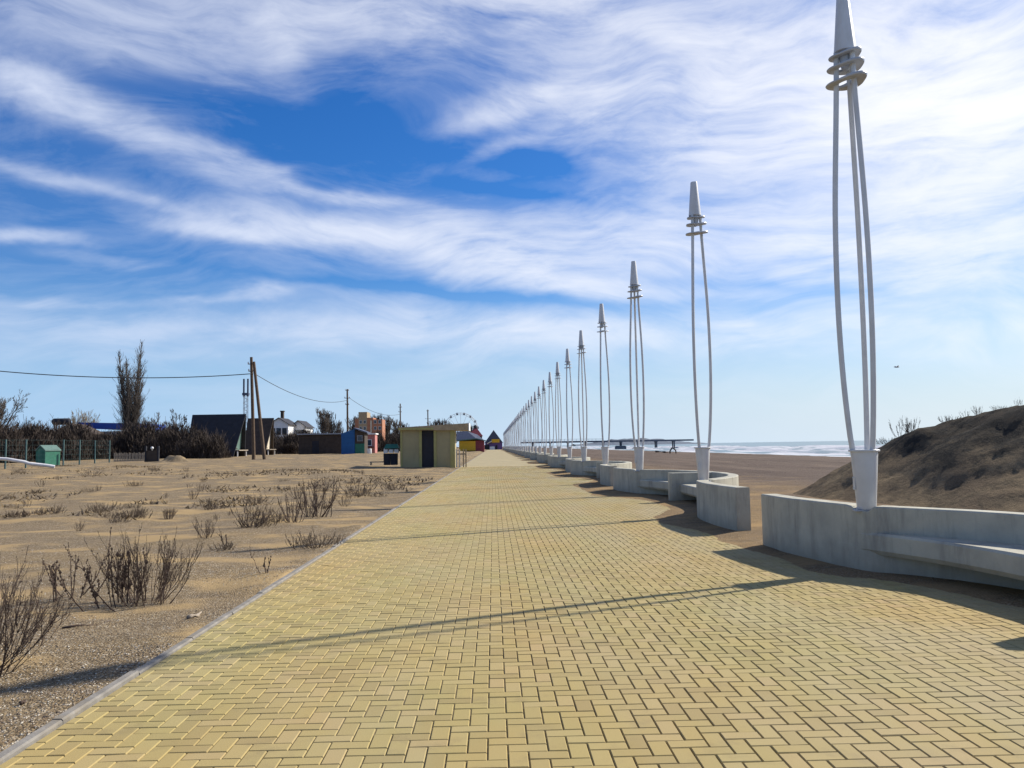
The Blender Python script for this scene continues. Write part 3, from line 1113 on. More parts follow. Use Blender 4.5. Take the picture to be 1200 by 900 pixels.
shrub('mid', 240, 630, 24, 3.9, 'spread dark shrub right above the top of the densest shrub')
shrub('twig', 268, 642, 26, 3.2, 'thin pale tuft with one leaning stem, right of the densest shrub')
shrub('low', 262, 644, 12, 1.1, 'low pale tuft under the leaning stem')
shrub('low', 462, 574, 12, 0, 'bushy brown tuft beside the kerb in front of the yellow hut')
shrub('tuft', 420, 578, 14, 2, 'pale brown tuft left of the bushy one before the yellow hut')
shrub('mid', 350, 584, 16, 2.2, 'dark little shrub standing behind the upright dry shrub')
shrub('low', 300, 590, 13, 5.0, 'round brown tuft in the middle of the field left of the upright shrub')
shrub('low', 251, 597, 12, 4.0, 'brown tuft behind the spread dark shrub')
shrub('mid', 198, 608, 14, 1.0, 'small dark shrub halfway between densest shrub and the far fence')
shrub('low', 152, 606, 12, 2.2, 'small dark round tuft behind the densest shrub')
shrub('mid', 93, 622, 12, 0.4, 'small dark tuft alone in open sand above the knotty dead shrub')
shrub('low', 60, 602, 12, 3.1, 'wide pale tuft far out on the left of the field')
shrub('low', 23, 606, 11, 5.3, 'leftmost small tuft in the open sand')
shrub('tuft', 126, 599, 11, 1.3, 'grey tuft of dry stalks behind the small round tuft')
rs = random.Random(77)
for k in range(58):
    py = 551 + 62 * rs.random() ** 1.5
    px = rs.uniform(10, 575 - (py - 522) * 1.6)
    kind = rs.choice(['tuft', 'low', 'low', 'mid', 'dead'])
    if on_field(px, py).x > -3.4:
        px -= 45
    shrub(kind, px, py, rs.uniform(3.5, 9) * (0.7 + (py - 545) / 60), rs.uniform(0, 6.28),
          'small dry brown tuft among many scattered over the middle of the sandy field', 'dry_tuft', 'small dry tufts scattered over the field', 'dry tuft')

# brown dead grass and low litter over the far half of the field: nobody could count it
gm = MB()
rg = random.Random(3)
for k in range(13000):
    py = 546 + 40 * rg.random() ** 2.4
    px = rg.uniform(-30, 585 - (py - 522) * 1.55)
    v = ray(px, py)
    if v.z >= -1e-4:
        continue
    t = -(CAM.z - 0.4) / v.z
    q = CAM + v * t
    if q.y > 125 or q.y < 18 or q.x > -2.9:
        continue
    dn = nz(q.x * 0.16, q.y * 0.09, 4) + 0.5 * nz(q.x * 0.6, q.y * 0.3, 8)
    if dn < (0.10 if px > 240 else 0.22):
        continue
    z = field_h(q.x, q.y)
    a = rg.uniform(0, 6.28)
    h = rg.uniform(0.04, 0.15)
    w = rg.uniform(0.015, 0.05)
    gm.cur = 0 if rg.random() < 0.55 else 1
    lx, ly = rg.gauss(0, 0.12), rg.gauss(0, 0.12)
    gm.poly([(q.x - w * math.cos(a), q.y - w * math.sin(a), z - 0.01), (q.x + w * math.cos(a), q.y + w * math.sin(a), z - 0.01), (q.x + lx, q.y + ly, z + h)])
o = gm.build('dry_grass', [M_STRAW, M_TWIG2], fix=False)
struct(o, 'stuff')

# pebbles and shell bits near the kerb
pm = MB()
cols = [plain('pale shell grit', (0.50, 0.45, 0.36), 0.8, 0.25, 30, 0), plain('brown grit', (0.20, 0.14, 0.085), 0.9, 0.3, 30, 0), plain('dark grit', (0.085, 0.065, 0.05), 0.9, 0.3, 30, 0)]
for k in range(26000):
    y = 3.2 * (14 / 3.2) ** rg.random()
    x = -2.52 - rg.random() ** 1.3 * min(6.0, 0.35 + y * 0.62)
    if x > -2.5 or abs(x / y) > 0.66:
        continue
    if nz(x * 0.6 + 2.3, y * 0.9 + 5.1) + 0.4 * nz(x * 2, y * 2, 3) > 0.15:
        continue
    s = rg.uniform(0.003, 0.009) * (1.5 if rg.random() < 0.06 else 1)
    z = field_h(x, y) + s * 0.2
    a = rg.uniform(0, 6.28)
    ca, sa = math.cos(a) * s, math.sin(a) * s
    e = rg.uniform(0.45, 1.0)
    pm.cur = rg.choices((0, 1, 2), (0.36, 0.44, 0.2))[0]
    b = len(pm.v)
    pm.v += [(x + ca, y + sa, z), (x - sa * e, y + ca * e, z), (x - ca, y - sa, z), (x + sa * e, y - ca * e, z), (x, y, z + s * rg.uniform(0.4, 0.9))]
    for f in ((0, 1, 4), (1, 2, 4), (2, 3, 4), (3, 0, 4)):
        pm.face([b + i for i in f])
struct(pm.build('gravel', cols, fix=False), 'stuff')


def stick(name, label, p0, p1, r, mt=None, bend=0.05):
    mb = MB()
    a, b_ = Vector(p0), Vector(p1)
    pts = [a.lerp(b_, t) + Vector((bend * math.sin(t * 5.0), bend * math.cos(t * 4.0), r * 0.6 + 0.01 * math.sin(t * 7))) for t in [i / 8 for i in range(9)]]
    mb.tube(pts, [r * (0.7 + 0.4 * math.sin(1 + i * 1.3)) for i in range(9)], 6)
    return tag(mb.build(name, mt or M_WOODG, smooth=True), label, 'driftwood')


stick('driftwood_stick', 'short pale broken stick lying on the sand near the kerb', on_field(219, 726), on_field(239, 719), 0.020, bend=0.02)
stick('driftwood_branch', 'thin long dark branch lying on the drifted sand in front of the densest shrub', on_field(70, 738), on_field(136, 728), 0.010, M_TWIG, 0.04)
stick('driftwood_scrap', 'dark wood scrap lying on gravel at the bottom left', on_field(22, 827), on_field(33, 822), 0.013, M_TWIG, 0.01)

# weeds on the dune crest
for k, (px, py0, hpx, kind, lb) in enumerate((
        (1056, 511, 24, 'dead', 'bare branching weed low on the dune skyline, its thin stem sticking high'),
        (1068, 505, 19, 'mid', 'twiggy dry bush on the dune skyline beside the tall thin weed'),
        (1040, 519, 8, 'tuft', 'lowest tuft on the dune skyline, next to the nearest lamp'),
        (1112, 492, 8, 'tuft', 'small grey tuft halfway up the dune skyline'),
        (1132, 487, 10, 'dead', 'thin dry weed on the upper dune skyline'),
        (1146, 484, 12, 'mid', 'densest little weed at the top of the dune skyline'),
        (1171, 482, 6, 'tuft', 'flat tuft on top of the dune near the right edge'),
        (1193, 481, 11, 'dead', 'rightmost dry weed on top of the dune'))):
    # find the skyline of the dune in that direction
    v = ray(px, py0)
    best, by_ = -9, None
    for i in range(60, 200):
        Y = i * 0.17
        x, yv = v.x / v.y * Y, Y
        e = (dune_h(x, yv) - CAM.z) / Y
        if e > best:
            best, by_ = e, Y
    x = v.x / v.y * by_
    src, h0 = SRC[kind]
    o = src.copy()
    C.objects.link(o)
    place(o, 'dune_weed', (x, by_, dune_h(x, by_) - 0.02), k * 1.7, hpx * by_ / FPX / h0, lb, 'weed', 'dry weeds on the dune crest')

# ------------------------------------------------------------------ bare trees
M_BARK = plain('grey brown bark', (0.085, 0.070, 0.058), 0.9, 0.3, 2, 0.0)
M_DARKT = plain('dark twig thicket', (0.056, 0.042, 0.033), 0.95, 0.35, 1.5, 0.0)
M_TANT = plain('tan bare twigs', (0.17, 0.135, 0.085), 0.95, 0.3, 1.5, 0.0)


MINR = 0.012


def limb(mb, rg, p, dv, L, r, lev, up, fan, kids):
    pts, rad = [Vector(p)], [r]
    n = 5 if lev > 0 else 3
    q = Vector(dv).normalized()
    for i in range(n):
        q = (q + Vector((rg.gauss(0, 0.10), rg.gauss(0, 0.10), up * 0.35))).normalized()
        pts.append(pts[-1] + q * (L / n))
        rad.append(max(MINR, r * (1 - 0.65 * (i + 1) / n)))
    mb.tube(pts, rad, 5 if r > 0.08 else 3, caps=False)
    if lev <= 0:
        return
    for k in range(kids):
        i = rg.randint(1, n)
        t = i / n
        a = rg.uniform(0, 6.28)
        side = q.orthogonal().normalized()
        side.rotate(Matrix.Rotation(a, 3, q))
        nd = (q * math.cos(fan) + side * math.sin(fan) * rg.uniform(0.6, 1.3)).normalized()
        limb(mb, rg, pts[i], nd, L * rg.uniform(0.42, 0.68) * (1.1 - 0.35 * t), rad[i] * 0.62, lev - 1, up, fan, kids)


def tree(name, seed, h, trunk_r, trunk_h, lev, up, fan, kids, nl, spread, mt):
    rg = random.Random(seed)
    root = empty(name, (0, 0, 0))
    tb = MB()
    tb.tube([(0, 0, -0.3), (0.02 * h * 0.2, 0, trunk_h * 0.5), (0, 0.01 * h, trunk_h)], [trunk_r * 1.25, trunk_r, trunk_r * 0.85], 8)
    tb.build('trunk', mt, root, smooth=True)
    cb = MB()
    for k in range(nl):
        a = 6.28 * k / nl + rg.uniform(-0.3, 0.3)
        dv = Vector((math.cos(a) * spread, math.sin(a) * spread, 1.0)) if k else Vector((0.03, 0.02, 1))
        limb(cb, rg, (0, 0.01 * h, trunk_h * rg.uniform(0.75, 1.0)), dv, (h - trunk_h) * (0.55 if spread > 0.3 else 0.72) * rg.uniform(0.8, 1.1), trunk_r * 0.6, lev, up, fan, kids)
    zmax = max(v[2] for v in cb.v)
    s = h / zmax
    cb.v = [(v[0], v[1], trunk_h * 0.75 + (v[2] - trunk_h * 0.75) * (h - trunk_h * 0.75) / (zmax - trunk_h * 0.75)) if v[2] > trunk_h * 0.75 else v for v in cb.v]
    cb.build('crown', mt, root, fix=False)
    return root


def put(root, px, py_base, Y, hpx, h0, label, group='bare trees behind the field', rz=0.0, cat='tree'):
    p = at(px, py_base, Y)
    root.location = (p.x, Y, p.z)
    s = hpx * Y / FPX / h0
    root.scale = (s, s, s)
    root.rotation_euler = (0, 0, rz)
    return tag(root, label, cat, group)


def poplar_tree():
    rg = random.Random(8)
    root = empty('poplar_tree', (0, 0, 0))
    tb = MB()
    tb.tube([(0, 0, -0.4), (0, 0, 1.2), (0.05, 0, 3.0)], [0.42, 0.36, 0.30], 9)
    tb.build('trunk', M_BARK, root, smooth=True)
    cb = MB()
    leaders = [((0.05, 0, 2.4), (0.06, 0.02, 1), 13.1, 0.25), ((-0.1, 0, 2.3), (-0.105, 0.05, 1), 11.9, 0.21), ((0.1, 0, 2.6), (0.17, -0.06, 1), 9.0, 0.17), ((0, 0.1, 2.3), (-0.02, 0.17, 1), 9.5, 0.16), ((0.0, 0.05, 2.4), (0.0, -0.06, 1), 10.6, 0.17), ((0.05, 0.05, 2.4), (0.11, 0.04, 1), 11.4, 0.17), ((-0.1, -0.1, 2.0), (-0.13, -0.1, 1), 9.4, 0.13), ((-0.1, 0, 1.8), (-0.08, 0.1, 1), 10.6, 0.14), ((0.1, 0, 1.8), (0.21, 0.0, 1), 8.4, 0.14), ((0.1, -0.1, 2.0), (0.25, 0.1, 1), 6.2, 0.13), ((0, -0.1, 2.2), (0.05, -0.2, 1), 7.6, 0.14)]
    for (p, dv, L, r) in leaders:
        pts, rad = [Vector(p)], [r]
        q = Vector(dv).normalized()
        n = 16
        for i in range(n):
            q = (q + Vector((rg.gauss(0, 0.02), rg.gauss(0, 0.02), 0.035))).normalized()
            pts.append(pts[-1] + q * L / n)
            rad.append(max(0.03, r * (1 - 0.9 * (i + 1) / n)))
        cb.tube(pts, rad, 5, caps=False)
        for i in range(1, n + 1):
            t = i / n
            for k in range(5):
                a = rg.uniform(0, 6.28)
                ll = (2.7 * (1 - t) ** 0.6 + 0.55) * rg.uniform(0.55, 1.05)
                sp = rg.uniform(0.28, 0.58)
                dv2 = Vector((math.cos(a) * sp, math.sin(a) * sp, 1.0))
                limb(cb, rg, pts[i].lerp(pts[i - 1], rg.random()), dv2, ll, 0.028, 1, 0.25, 0.42, 4)
    cb.build('crown', M_BARK, root, fix=False)
    return root


pop = poplar_tree()
zt = max(v.co.z for c_ in pop.children for v in c_.data.vertices)
put(pop, 151, 545, 112, 149, zt, 'tall narrow bare poplar tree rising far above everything on the left', rz=0.2)

big = tree('bare_tree', 14, 8.0, 0.26, 1.8, 4, 0.12, 0.55, 4, 6, 0.75, M_BARK)
put(big, -6, 548, 92, 93, 8.0, 'large spreading bare tree cut off by the left edge of the photo')
tan_ = tree('bare_tree', 21, 7.0, 0.18, 2.0, 3, 0.25, 0.45, 5, 6, 0.55, M_TANT)
put(tan_, 88, 545, 150, 66, 7.0, 'pale tan bare tree showing over the dark roof left of the poplar')
t2 = copy_tree(tan_)
put(t2, 103, 545, 152, 65, 7.0, 'second pale tan bare tree, just right of the other tan one', rz=2.1)
sm = tree('bare_tree', 33, 6.0, 0.16, 1.2, 4, 0.2, 0.5, 4, 5, 0.6, M_BARK)
SM = [(176, 62, 'bare dark tree close on the right of the poplar'), (206, 66, 'fan shaped bare tree rising over the thicket left of the black A-frame roof'),
      (190, 52, 'low bare tree between the fan shaped tree and the poplar'), (47, 52, 'thin bare tree over the green shed'), (27, 56, 'bare tree right of the large spreading tree'),
      (62, 47, 'small bare tree just left of the dark tank')]
for k, (px, hp, lb) in enumerate(SM):
    o = sm if k == 0 else copy_tree(sm)
    put(o, px, 545, 118 + 3 * k, hp, 6.0, lb, rz=k * 1.3)

# dense thickets behind the fence: many stems and clumps of fine twigs
def thicket(seed, w, h, nst, ncl):
    rg = random.Random(seed)
    mb = MB()
    for k in range(nst):
        x, y = rg.uniform(-w, w) * 0.8, rg.gauss(0, w * 0.25)
        L = h * rg.uniform(0.6, 1.0) * (1 - 0.35 * (abs(x) / w) ** 2)
        limb(mb, rg, (x, y, -0.2), (rg.gauss(0, 0.25), rg.gauss(0, 0.25), 1), L * 0.75, 0.045, 2, 0.12, 0.5, 4)
    for k in range(ncl):
        x = rg.uniform(-w, w)
        top = h * (0.78 - 0.35 * (abs(x) / w) ** 2) * (0.8 + 0.25 * math.sin(x * 3 + seed))
        z = top * rg.random() ** 0.7
        y = rg.gauss(0, w * 0.3)
        s = rg.uniform(0.25, 0.75)
        c_ = Vector((x, y, z))
        dv = Vector((rg.gauss(0, 0.45), rg.gauss(0, 0.45), 1.0)).normalized() * s
        wv_ = Vector((rg.gauss(0, 1), rg.gauss(0, 1), rg.gauss(0, 0.3))).normalized() * rg.uniform(0.025, 0.07)
        mb.poly([c_ - wv_, c_ + wv_, c_ + dv])
    return mb.build('thicket_bush', M_DARKT, fix=False)


th = [thicket(3, 2.6, 4.6, 40, 7500), thicket(5, 2.9, 4.3, 42, 7800)]
TH = [(-8, 46, 90), (18, 47, 94), (40, 45, 96), (62, 44, 99), (84, 46, 101), (106, 36, 104), (128, 35, 107), (150, 42, 110), (168, 47, 108), (188, 45, 111), (206, 44, 104), (224, 42, 106), (238, 38, 98), (340, 30, 136), (356, 33, 140), (372, 31, 141), (390, 32, 139), (404, 30, 168), (416, 28, 172), (428, 29, 176), (440, 30, 178), (452, 30, 180), (463, 28, 182), (474, 29, 186), (336, 33, 172), (312, 34, 150), (300, 36, 148)]
for k, (px, hp, Y) in enumerate(TH):
    src = th[k % 2]
    o = src if k < 2 else src.copy()
    if k >= 2:
        C.objects.link(o)
    put(o, px, 546 if px < 300 else 533, Y, hp * (1.22 if px < 300 else 1.0), 4.4, 'dark leafless bush in the dense brown thicket behind the field', 'bushes of the thicket behind the field', rz=k * 1.1 if k % 3 else 0.0, cat='bush')

# slim poplars and trees on the far skyline
MINR = 0.024
slim = tree('skyline_tree', 51, 10.0, 0.22, 1.5, 3, 0.5, 0.3, 6, 6, 0.14, M_BARK)
rnd_ = tree('skyline_tree', 57, 8.0, 0.24, 1.5, 4, 0.2, 0.55, 4, 6, 0.6, M_BARK)
MINR = 0.012
SK = [(362, 26, 0, 'slim bare tree left of the forked trees on the skyline'), (369, 30, 1, 'round bare tree on the skyline left of the forked trees'), (381, 50, 0, 'tallest forked bare tree on the skyline left of the middle pole'),
      (386, 46, 0, 'forked bare tree close right of the tallest one'), (395, 36, 0, 'dark slim tree just left of the middle pole'), (413, 42, 0, 'slim tree just right of the middle pole'),
      (440, 44, 0, 'thin bare tree rising behind the brick apartment building'), (455, 42, 0, 'dark conical tree between the brick building and the third pole'), (452, 36, 1, 'round bare tree left of the third pole'),
      (466, 38, 0, 'slim tree behind the third pole'), (474, 34, 0, 'slim tree right of the third pole'), (486, 30, 1, 'bare tree behind the left end of the yellow hut'),
      (508, 38, 0, 'pale slim tree over the yellow hut roof'), (516, 38, 0, 'second slim tree over the yellow hut roof'), (527, 44, 0, 'dark tree in front of the left rim of the big wheel'),
      (532, 38, 1, 'round tree under the big wheel'), (548, 42, 1, 'round dark tree in front of the right rim of the big wheel'), (553, 40, 0, 'tree right of the big wheel')]
for k, (px, hp, kind, lb) in enumerate(SK):
    src = rnd_ if kind else slim
    first = src.get('label') is None
    o = src if first else copy_tree(src)
    put(o, px, 531, (342 if 405 < px < 480 else 240) + 3 * k, hp * (0.86 if px > 520 else 1.08), 8.0 if kind else 10.0, lb, 'trees on the far skyline', rz=k * 0.9)

# ------------------------------------------------------------------ fence, pipe, shed and yard on the left
M_TEAL = plain('teal painted steel', (0.05, 0.10, 0.10), 0.6, 0.25, 4, 0.05)
M_GREEN = plain('green painted boards', (0.020, 0.135, 0.085), 0.6, 0.2, 3, 0.1)
M_GREEN2 = plain('grey green roofing', (0.10, 0.17, 0.145), 0.6, 0.2, 3, 0.1)
M_PIPE = plain('light grey pipe', (0.62, 0.62, 0.62), 0.5, 0.12, 3, 0.05)
M_BROWN = plain('dark brown cladding', (0.055, 0.040, 0.030), 0.85, 0.3, 2, 0.1)
M_BLACK = plain('charcoal roofing', (0.020, 0.020, 0.026), 0.75, 0.3, 2, 0.1)
M_BLUE = plain('blue sheet roofing', (0.020, 0.070, 0.36), 0.5, 0.15, 2, 0.05)
M_CREAM = plain('cream plaster', (0.58, 0.52, 0.40), 0.85, 0.12, 2, 0.1)
M_WHITE = plain('white plaster', (0.72, 0.72, 0.70), 0.8, 0.08, 2, 0.08)
M_GLASS = plain('dark window glass', (0.03, 0.04, 0.05), 0.15, 0.2, 1, 0.0, spec=0.6)
M_WOOD = plain('brown pole wood', (0.105, 0.070, 0.045), 0.9, 0.3, 5, 0.2)
M_WIRE = plain('black wire', (0.03, 0.035, 0.04), 0.6, 0.1, 5, 0.0)
M_STEEL = plain('galvanised steel', (0.30, 0.31, 0.33), 0.5, 0.15, 5, 0.0, metal=0.3)
M_KHAKI = plain('khaki yellow plaster', (0.33, 0.285, 0.155), 0.9, 0.08, 1.4, 0.2, dirt=(0.25, 0.21, 0.12))
M_BLUE2 = plain('blue painted boards', (0.008, 0.085, 0.24), 0.6, 0.15, 2, 0.05)
M_KHAKI2 = plain('olive yellow trim', (0.34, 0.31, 0.12), 0.85, 0.1, 2, 0.1)
M_RED = plain('dark red boards', (0.20, 0.035, 0.045), 0.7, 0.2, 3, 0.1)
M_PINK = plain('salmon render', (0.42, 0.17, 0.15), 0.85, 0.2, 3, 0.1)
M_YELL = plain('golden yellow boards', (0.62, 0.36, 0.02), 0.7, 0.12, 3, 0.08)
M_SLATE = plain('blue slate roofing', (0.055, 0.070, 0.115), 0.7, 0.25, 3, 0.1)
M_PURP = plain('purple boards', (0.12, 0.075, 0.21), 0.7, 0.2, 3, 0.1)
M_BRICK = plain('orange brick', (0.36, 0.165, 0.095), 0.9, 0.15, 0.6, 0.0)
M_TAN = plain('tan cladding', (0.34, 0.26, 0.16), 0.85, 0.2, 2, 0.1)


def part(mb, name, mt, root, **kw):
    return mb.build(name, mt, root, **kw)


def gable_house(root, w, l, hw, hr, m_wall, m_roof, over=0.25):
    """walls with gables on the ends at -y and +y, ridge along y; origin at base centre"""
    b = MB()
    pr = [(-w / 2, 0), (w / 2, 0), (w / 2, hw), (0, hr), (-w / 2, hw)]
    b.sweep([[(x, -l / 2, z) for x, z in pr], [(x, l / 2, z) for x, z in pr]])
    part(b, 'wall', m_wall, root)
    b = MB()
    sl = (hr - hw) / (w / 2)
    th_ = 0.10
    for s in (-1, 1):
        xo = s * (w / 2 + over)
        zo = hw - sl * over
        pr = [(0, hr + 0.02), (xo, zo + 0.02), (xo, zo + th_ + 0.02), (0, hr + th_ + 0.03)]
        b.sweep([[(x, -l / 2 - over, z) for x, z in pr], [(x, l / 2 + over, z) for x, z in pr]])
    return part(b, 'roof', m_roof, root)


def windows(root, spots, sx, sz, facing_y, m_f=None):
    for (x, z) in spots:
        f = MB()
        f.box((x, facing_y - 0.03, z), (sx + 0.16, 0.06, sz + 0.16))
        fo = f.build('window', m_f or M_WHITE, root)
        g = MB()
        g.box((x, facing_y - 0.066, z), (sx, 0.02, sz))
        g.build('pane', M_GLASS, fo)


# wire fence with teal posts
fr = empty('wire_fence', tuple(at(60, 547, 72)), 0, 'wire fence on tall teal posts along the left end of the field', 'fence')
fposts = [(-14, 549, 66), (6, 548.5, 68), (30, 547.5, 70), (74, 546, 74), (93, 545, 77), (111, 544.5, 80), (128, 543.5, 83)]
tops = []
for (px, py, Y) in fposts:
    p = at(px, py, Y) - Vector(fr.location)
    b = MB()
    b.box((p.x, p.y, p.z + 1.05), (0.10, 0.10, 2.5))
    part(b, 'post', M_TEAL, fr)
    tops.append(p)
b = MB()
for k in range(6):
    b.tube([t + Vector((0, 0, 0.15 + k * 0.42)) for t in tops], 0.005, 4)
for t0, t1 in zip(tops, tops[1:]):
    n = 6
    for k in range(1, n):
        q = t0.lerp(t1, k / n)
        b.tube([q + Vector((0, 0, 0.12)), q + Vector((0, 0, 2.25))], 0.004, 3)
part(b, 'wire_panel', M_TEAL, fr)

pb = MB()
pts = [at(-20, 536.5, 65), at(8, 538, 65.3), at(29, 541.5, 65.6), at(34, 543.3, 65.7), at(55, 545.6, 66), at(64, 547, 66.2)]
pb.tube(pts, 0.13, 10)
tag(pb.build('grey_pipe', M_PIPE, smooth=0.8), 'long pale grey pipe sloping down in front of the teal fence posts', 'pipe')

p = at(56, 546, 76)
sh = empty('garden_shed', tuple(p), R(-24), 'small bright green shed with a pitched roof beside the pale pipe', 'shed')
gable_house(sh, 1.2, 1.5, 1.35, 1.75, M_GREEN, M_GREEN2, 0.06)
b = MB(); b.box((0, -0.76, 0.7), (0.6, 0.03, 1.25)); part(b, 'door', M_GREEN, sh)

p = at(116, 545, 118)
bh = empty('blue_roof_house', tuple(p), 0, 'cream house with a bright blue roof and blue band, half hidden left of the poplar', 'house')
b = MB(); b.box2((-1.2, 0, 0), (6, 6, 4.7)); part(b, 'wall', M_CREAM, bh)
b = MB()
b.sweep([[(-2.9, -0.8, 6.0), (-0.4, -0.8, 5.05), (6.6, -0.8, 4.85), (6.6, -0.8, 5.7)], [(-2.9, 6.5, 6.0), (-0.4, 6.5, 5.05), (6.6, 6.5, 4.85), (6.6, 6.5, 5.7)]])
part(b, 'roof', M_BLUE, bh)
b = MB(); b.box2((-0.4, -0.5, 3.55), (6.3, 0.02, 4.1)); part(b, 'awning', M_BLUE, bh)
b = MB(); b.box2((-0.2, -0.03, 4.15), (6.0, 0.03, 4.6)); part(b, 'sign_board', M_WHITE, bh)
b = MB(); b.box2((-1.0, -1.4, 0), (1.2, -0.6, 3.1)); part(b, 'dark_porch', M_BLACK, bh)

p = at(90, 545, 114)
bb_ = empty('brown_house', tuple(p), 0, 'low dark brown house in the thicket with a tank on its roof', 'house')
gable_house(bb_, 5.0, 4.0, 4.2, 5.4, M_BROWN, M_BROWN, 0.3)
b = MB(); b.box2((-0.9, -2.03, 0), (0.1, -1.98, 2.0)); part(b, 'door', M_BLACK, bb_)
p = at(72, 498, 114)
b = MB()
b.tube([p + Vector((-1.15, 0, 0.45)), p + Vector((-1.0, 0, 0.45)), p + Vector((1.0, 0, 0.45)), p + Vector((1.15, 0, 0.45))], [0.34, 0.45, 0.45, 0.34], 16)
tk = b.build('water_tank', M_BLACK, smooth=0.7)
tag(tk, 'dark lying cylinder tank on posts above the brown house', 'tank')
b = MB()
for sx in (-0.8, 0.8):
    for sy in (-0.3, 0.3):
        b.box((p.x + sx, p.y + sy, p.z - 2.6), (0.12, 0.12, 5.4))
b.build('tank_stand', M_BROWN, tk)

# gate pillar with a white globe, picket fence, sand heap
p = at(178, 541.5, 84)
gt = empty('gate_pillar', tuple(p), 0, 'pair of dark gate pillars with a small white globe between them', 'gate')
for s in (-0.62, 0.62):
    b = MB(); b.box((s, 0, 0.75), (0.16, 0.2, 1.7)); part(b, 'pillar', M_BLACK, gt)
b = MB(); b.box2((-0.54, -0.03, 0.0), (0.54, 0.03, 1.15)); part(b, 'leaf', M_BROWN, gt)
b = MB(); b.lathe([(0.02, 1.26), (0.10, 1.29), (0.145, 1.37), (0.145, 1.43), (0.10, 1.51), (0.02, 1.54)], 14); b.lathe([(0.03, 1.13), (0.03, 1.28)], 8); part(b, 'globe', M_WHITE, gt, smooth=0.8)

p = at(152, 543, 88)
pf = empty('picket_fence', tuple(p), 0, 'low weathered picket fence between the blue roof house and the gate pillars', 'fence')
b = MB()
for k in range(22):
    b.box((-1.6 + k * 0.17, 0.02 * math.sin(k * 3.0), 0.55 + 0.05 * math.sin(k * 2.2)), (0.10, 0.025, 1.1))
part(b, 'pickets', M_WOODG, pf)
b = MB(); b.box((0.2, 0.05, 0.3), (3.8, 0.05, 0.08)); b.box((0.2, 0.05, 0.85), (3.8, 0.05, 0.08)); part(b, 'rail', M_WOODG, pf)

hp = MB()
c_ = at(203, 545, 80)
def heap(x, y):
    q = math.hypot((x - c_.x) / 2.6, (y - c_.y) / 2.2)
    return c_.z - 0.25 + 1.55 * max(0, 1 - q) ** 0.9 * (0.85 + 0.4 * nz(x * 0.9, y * 0.9)) + 0.08 * nz(x * 3, y * 3)
hp.grid([c_.x - 3 + 0.15 * i for i in range(41)], [c_.y - 2.6 + 0.15 * i for i in range(36)], heap)
struct(hp.build('sand_heap', M_FIELD, smooth=True, fix=False))

# A-frame cabins: steep dark roof with a ridge longer than its foot, pale gable ends on legs
def aframe(px0, px1, pyt, pyb, Y, m_roof, m_gab, label, lean):
    a, b_ = at(px0, pyb, Y), at(px1, pyb, Y)
    ht = at(px0, pyt, Y).z - a.z
    L = b_.x - a.x
    root = empty('frame_cabin', tuple(a), 0, label, 'cabin', 'steep roofed cabins behind the field')
    W_ = 2.6
    b = MB()
    r0, r1 = (-0.1, 0, ht), (L + lean, 0, ht)
    for s in (-1, 1):
        f0, f1 = (0.0, s * W_, 0.0), (L - 0.15, s * W_, 0.0)
        k = 0.09 * s
        b.sweep([[Vector(r0), Vector(r1), Vector(f1), Vector(f0)], [Vector(r0) + Vector((0, k, 0.10)), Vector(r1) + Vector((0, k, 0.10)), Vector(f1) + Vector((0, k * 1.6, 0)), Vector(f0) + Vector((0, k * 1.6, 0))]])
    part(b, 'roof', m_roof, root)
    b = MB()
    zb = ht * 0.24
    wz = W_ * (1 - zb / ht)
    b.sweep([[(L - 0.62, -wz * 0.96, zb), (L - 0.62, wz * 0.96, zb), (L + lean - 0.55, 0, ht * 0.985)], [(L - 0.48, -wz * 0.96, zb), (L - 0.48, wz * 0.96, zb), (L + lean - 0.42, 0, ht * 0.985)]])
    g = part(b, 'gable_wall', m_gab, root)
    b = MB(); b.box2((L - 0.47, -0.5, zb + 0.1), (L - 0.44, 0.4, zb + 1.9)); b.build('door', M_BROWN, g)
    b = MB(); b.box2((L - 1.0, -1.9, zb - 0.12), (L + 0.5, 1.9, zb)); part(b, 'deck', M_WOODG, root)
    for s in (-1.8, 1.8):
        b = MB(); b.box((L + 0.25, s, zb * 0.45), (0.12, 0.12, zb)); part(b, 'leg', M_PIPE, root)
    return root


aframe(226, 281, 487, 541, 107, M_BLACK, M_GREEN2, 'large black steep roofed cabin with a pale green gable, left of the wooden pole', 0.75)
aframe(291, 316, 491, 538, 126, M_BROWN, M_CREAM, 'brown steep roofed cabin behind the leaning pole strut', 0.6)

# villas
def villa(px0, px1, pyt, pyb, Y, label, chim):
    a, b_ = at(px0, pyb, Y), at(px1, pyb, Y)
    H_ = at(px0, pyt, Y).z - a.z
    w = b_.x - a.x
    root = empty('white_villa', ((a.x + b_.x) / 2, Y, a.z), 0, label, 'house', 'white houses behind the field')
    gable_house(root, w, 7, H_ * 0.83, H_, M_WHITE, M_BLACK, 0.35)
    windows(root, [(-w * 0.3, H_ * 0.62), (0, H_ * 0.62), (w * 0.3, H_ * 0.62), (-w * 0.3, H_ * 0.28), (0.0, H_ * 0.28), (w * 0.3, H_ * 0.28)], w * 0.19, H_ * 0.17, -3.5, M_BROWN)
    if chim:
        b = MB(); b.box2((-w * 0.12, -0.5, H_ * 0.9), (w * 0.02, 0.3, H_ + 1.35)); b.box2((-w * 0.15, -0.58, H_ + 1.35), (w * 0.05, 0.38, H_ + 1.55)); part(b, 'chimney', M_BROWN, root)
    return root


villa(321, 343, 491, 531, 160, 'white two storey house with a dark roof and chimney right of the brown cabin', True)
villa(346, 362, 494, 531, 165, 'smaller white house with a dark roof half hidden behind the thicket', False)

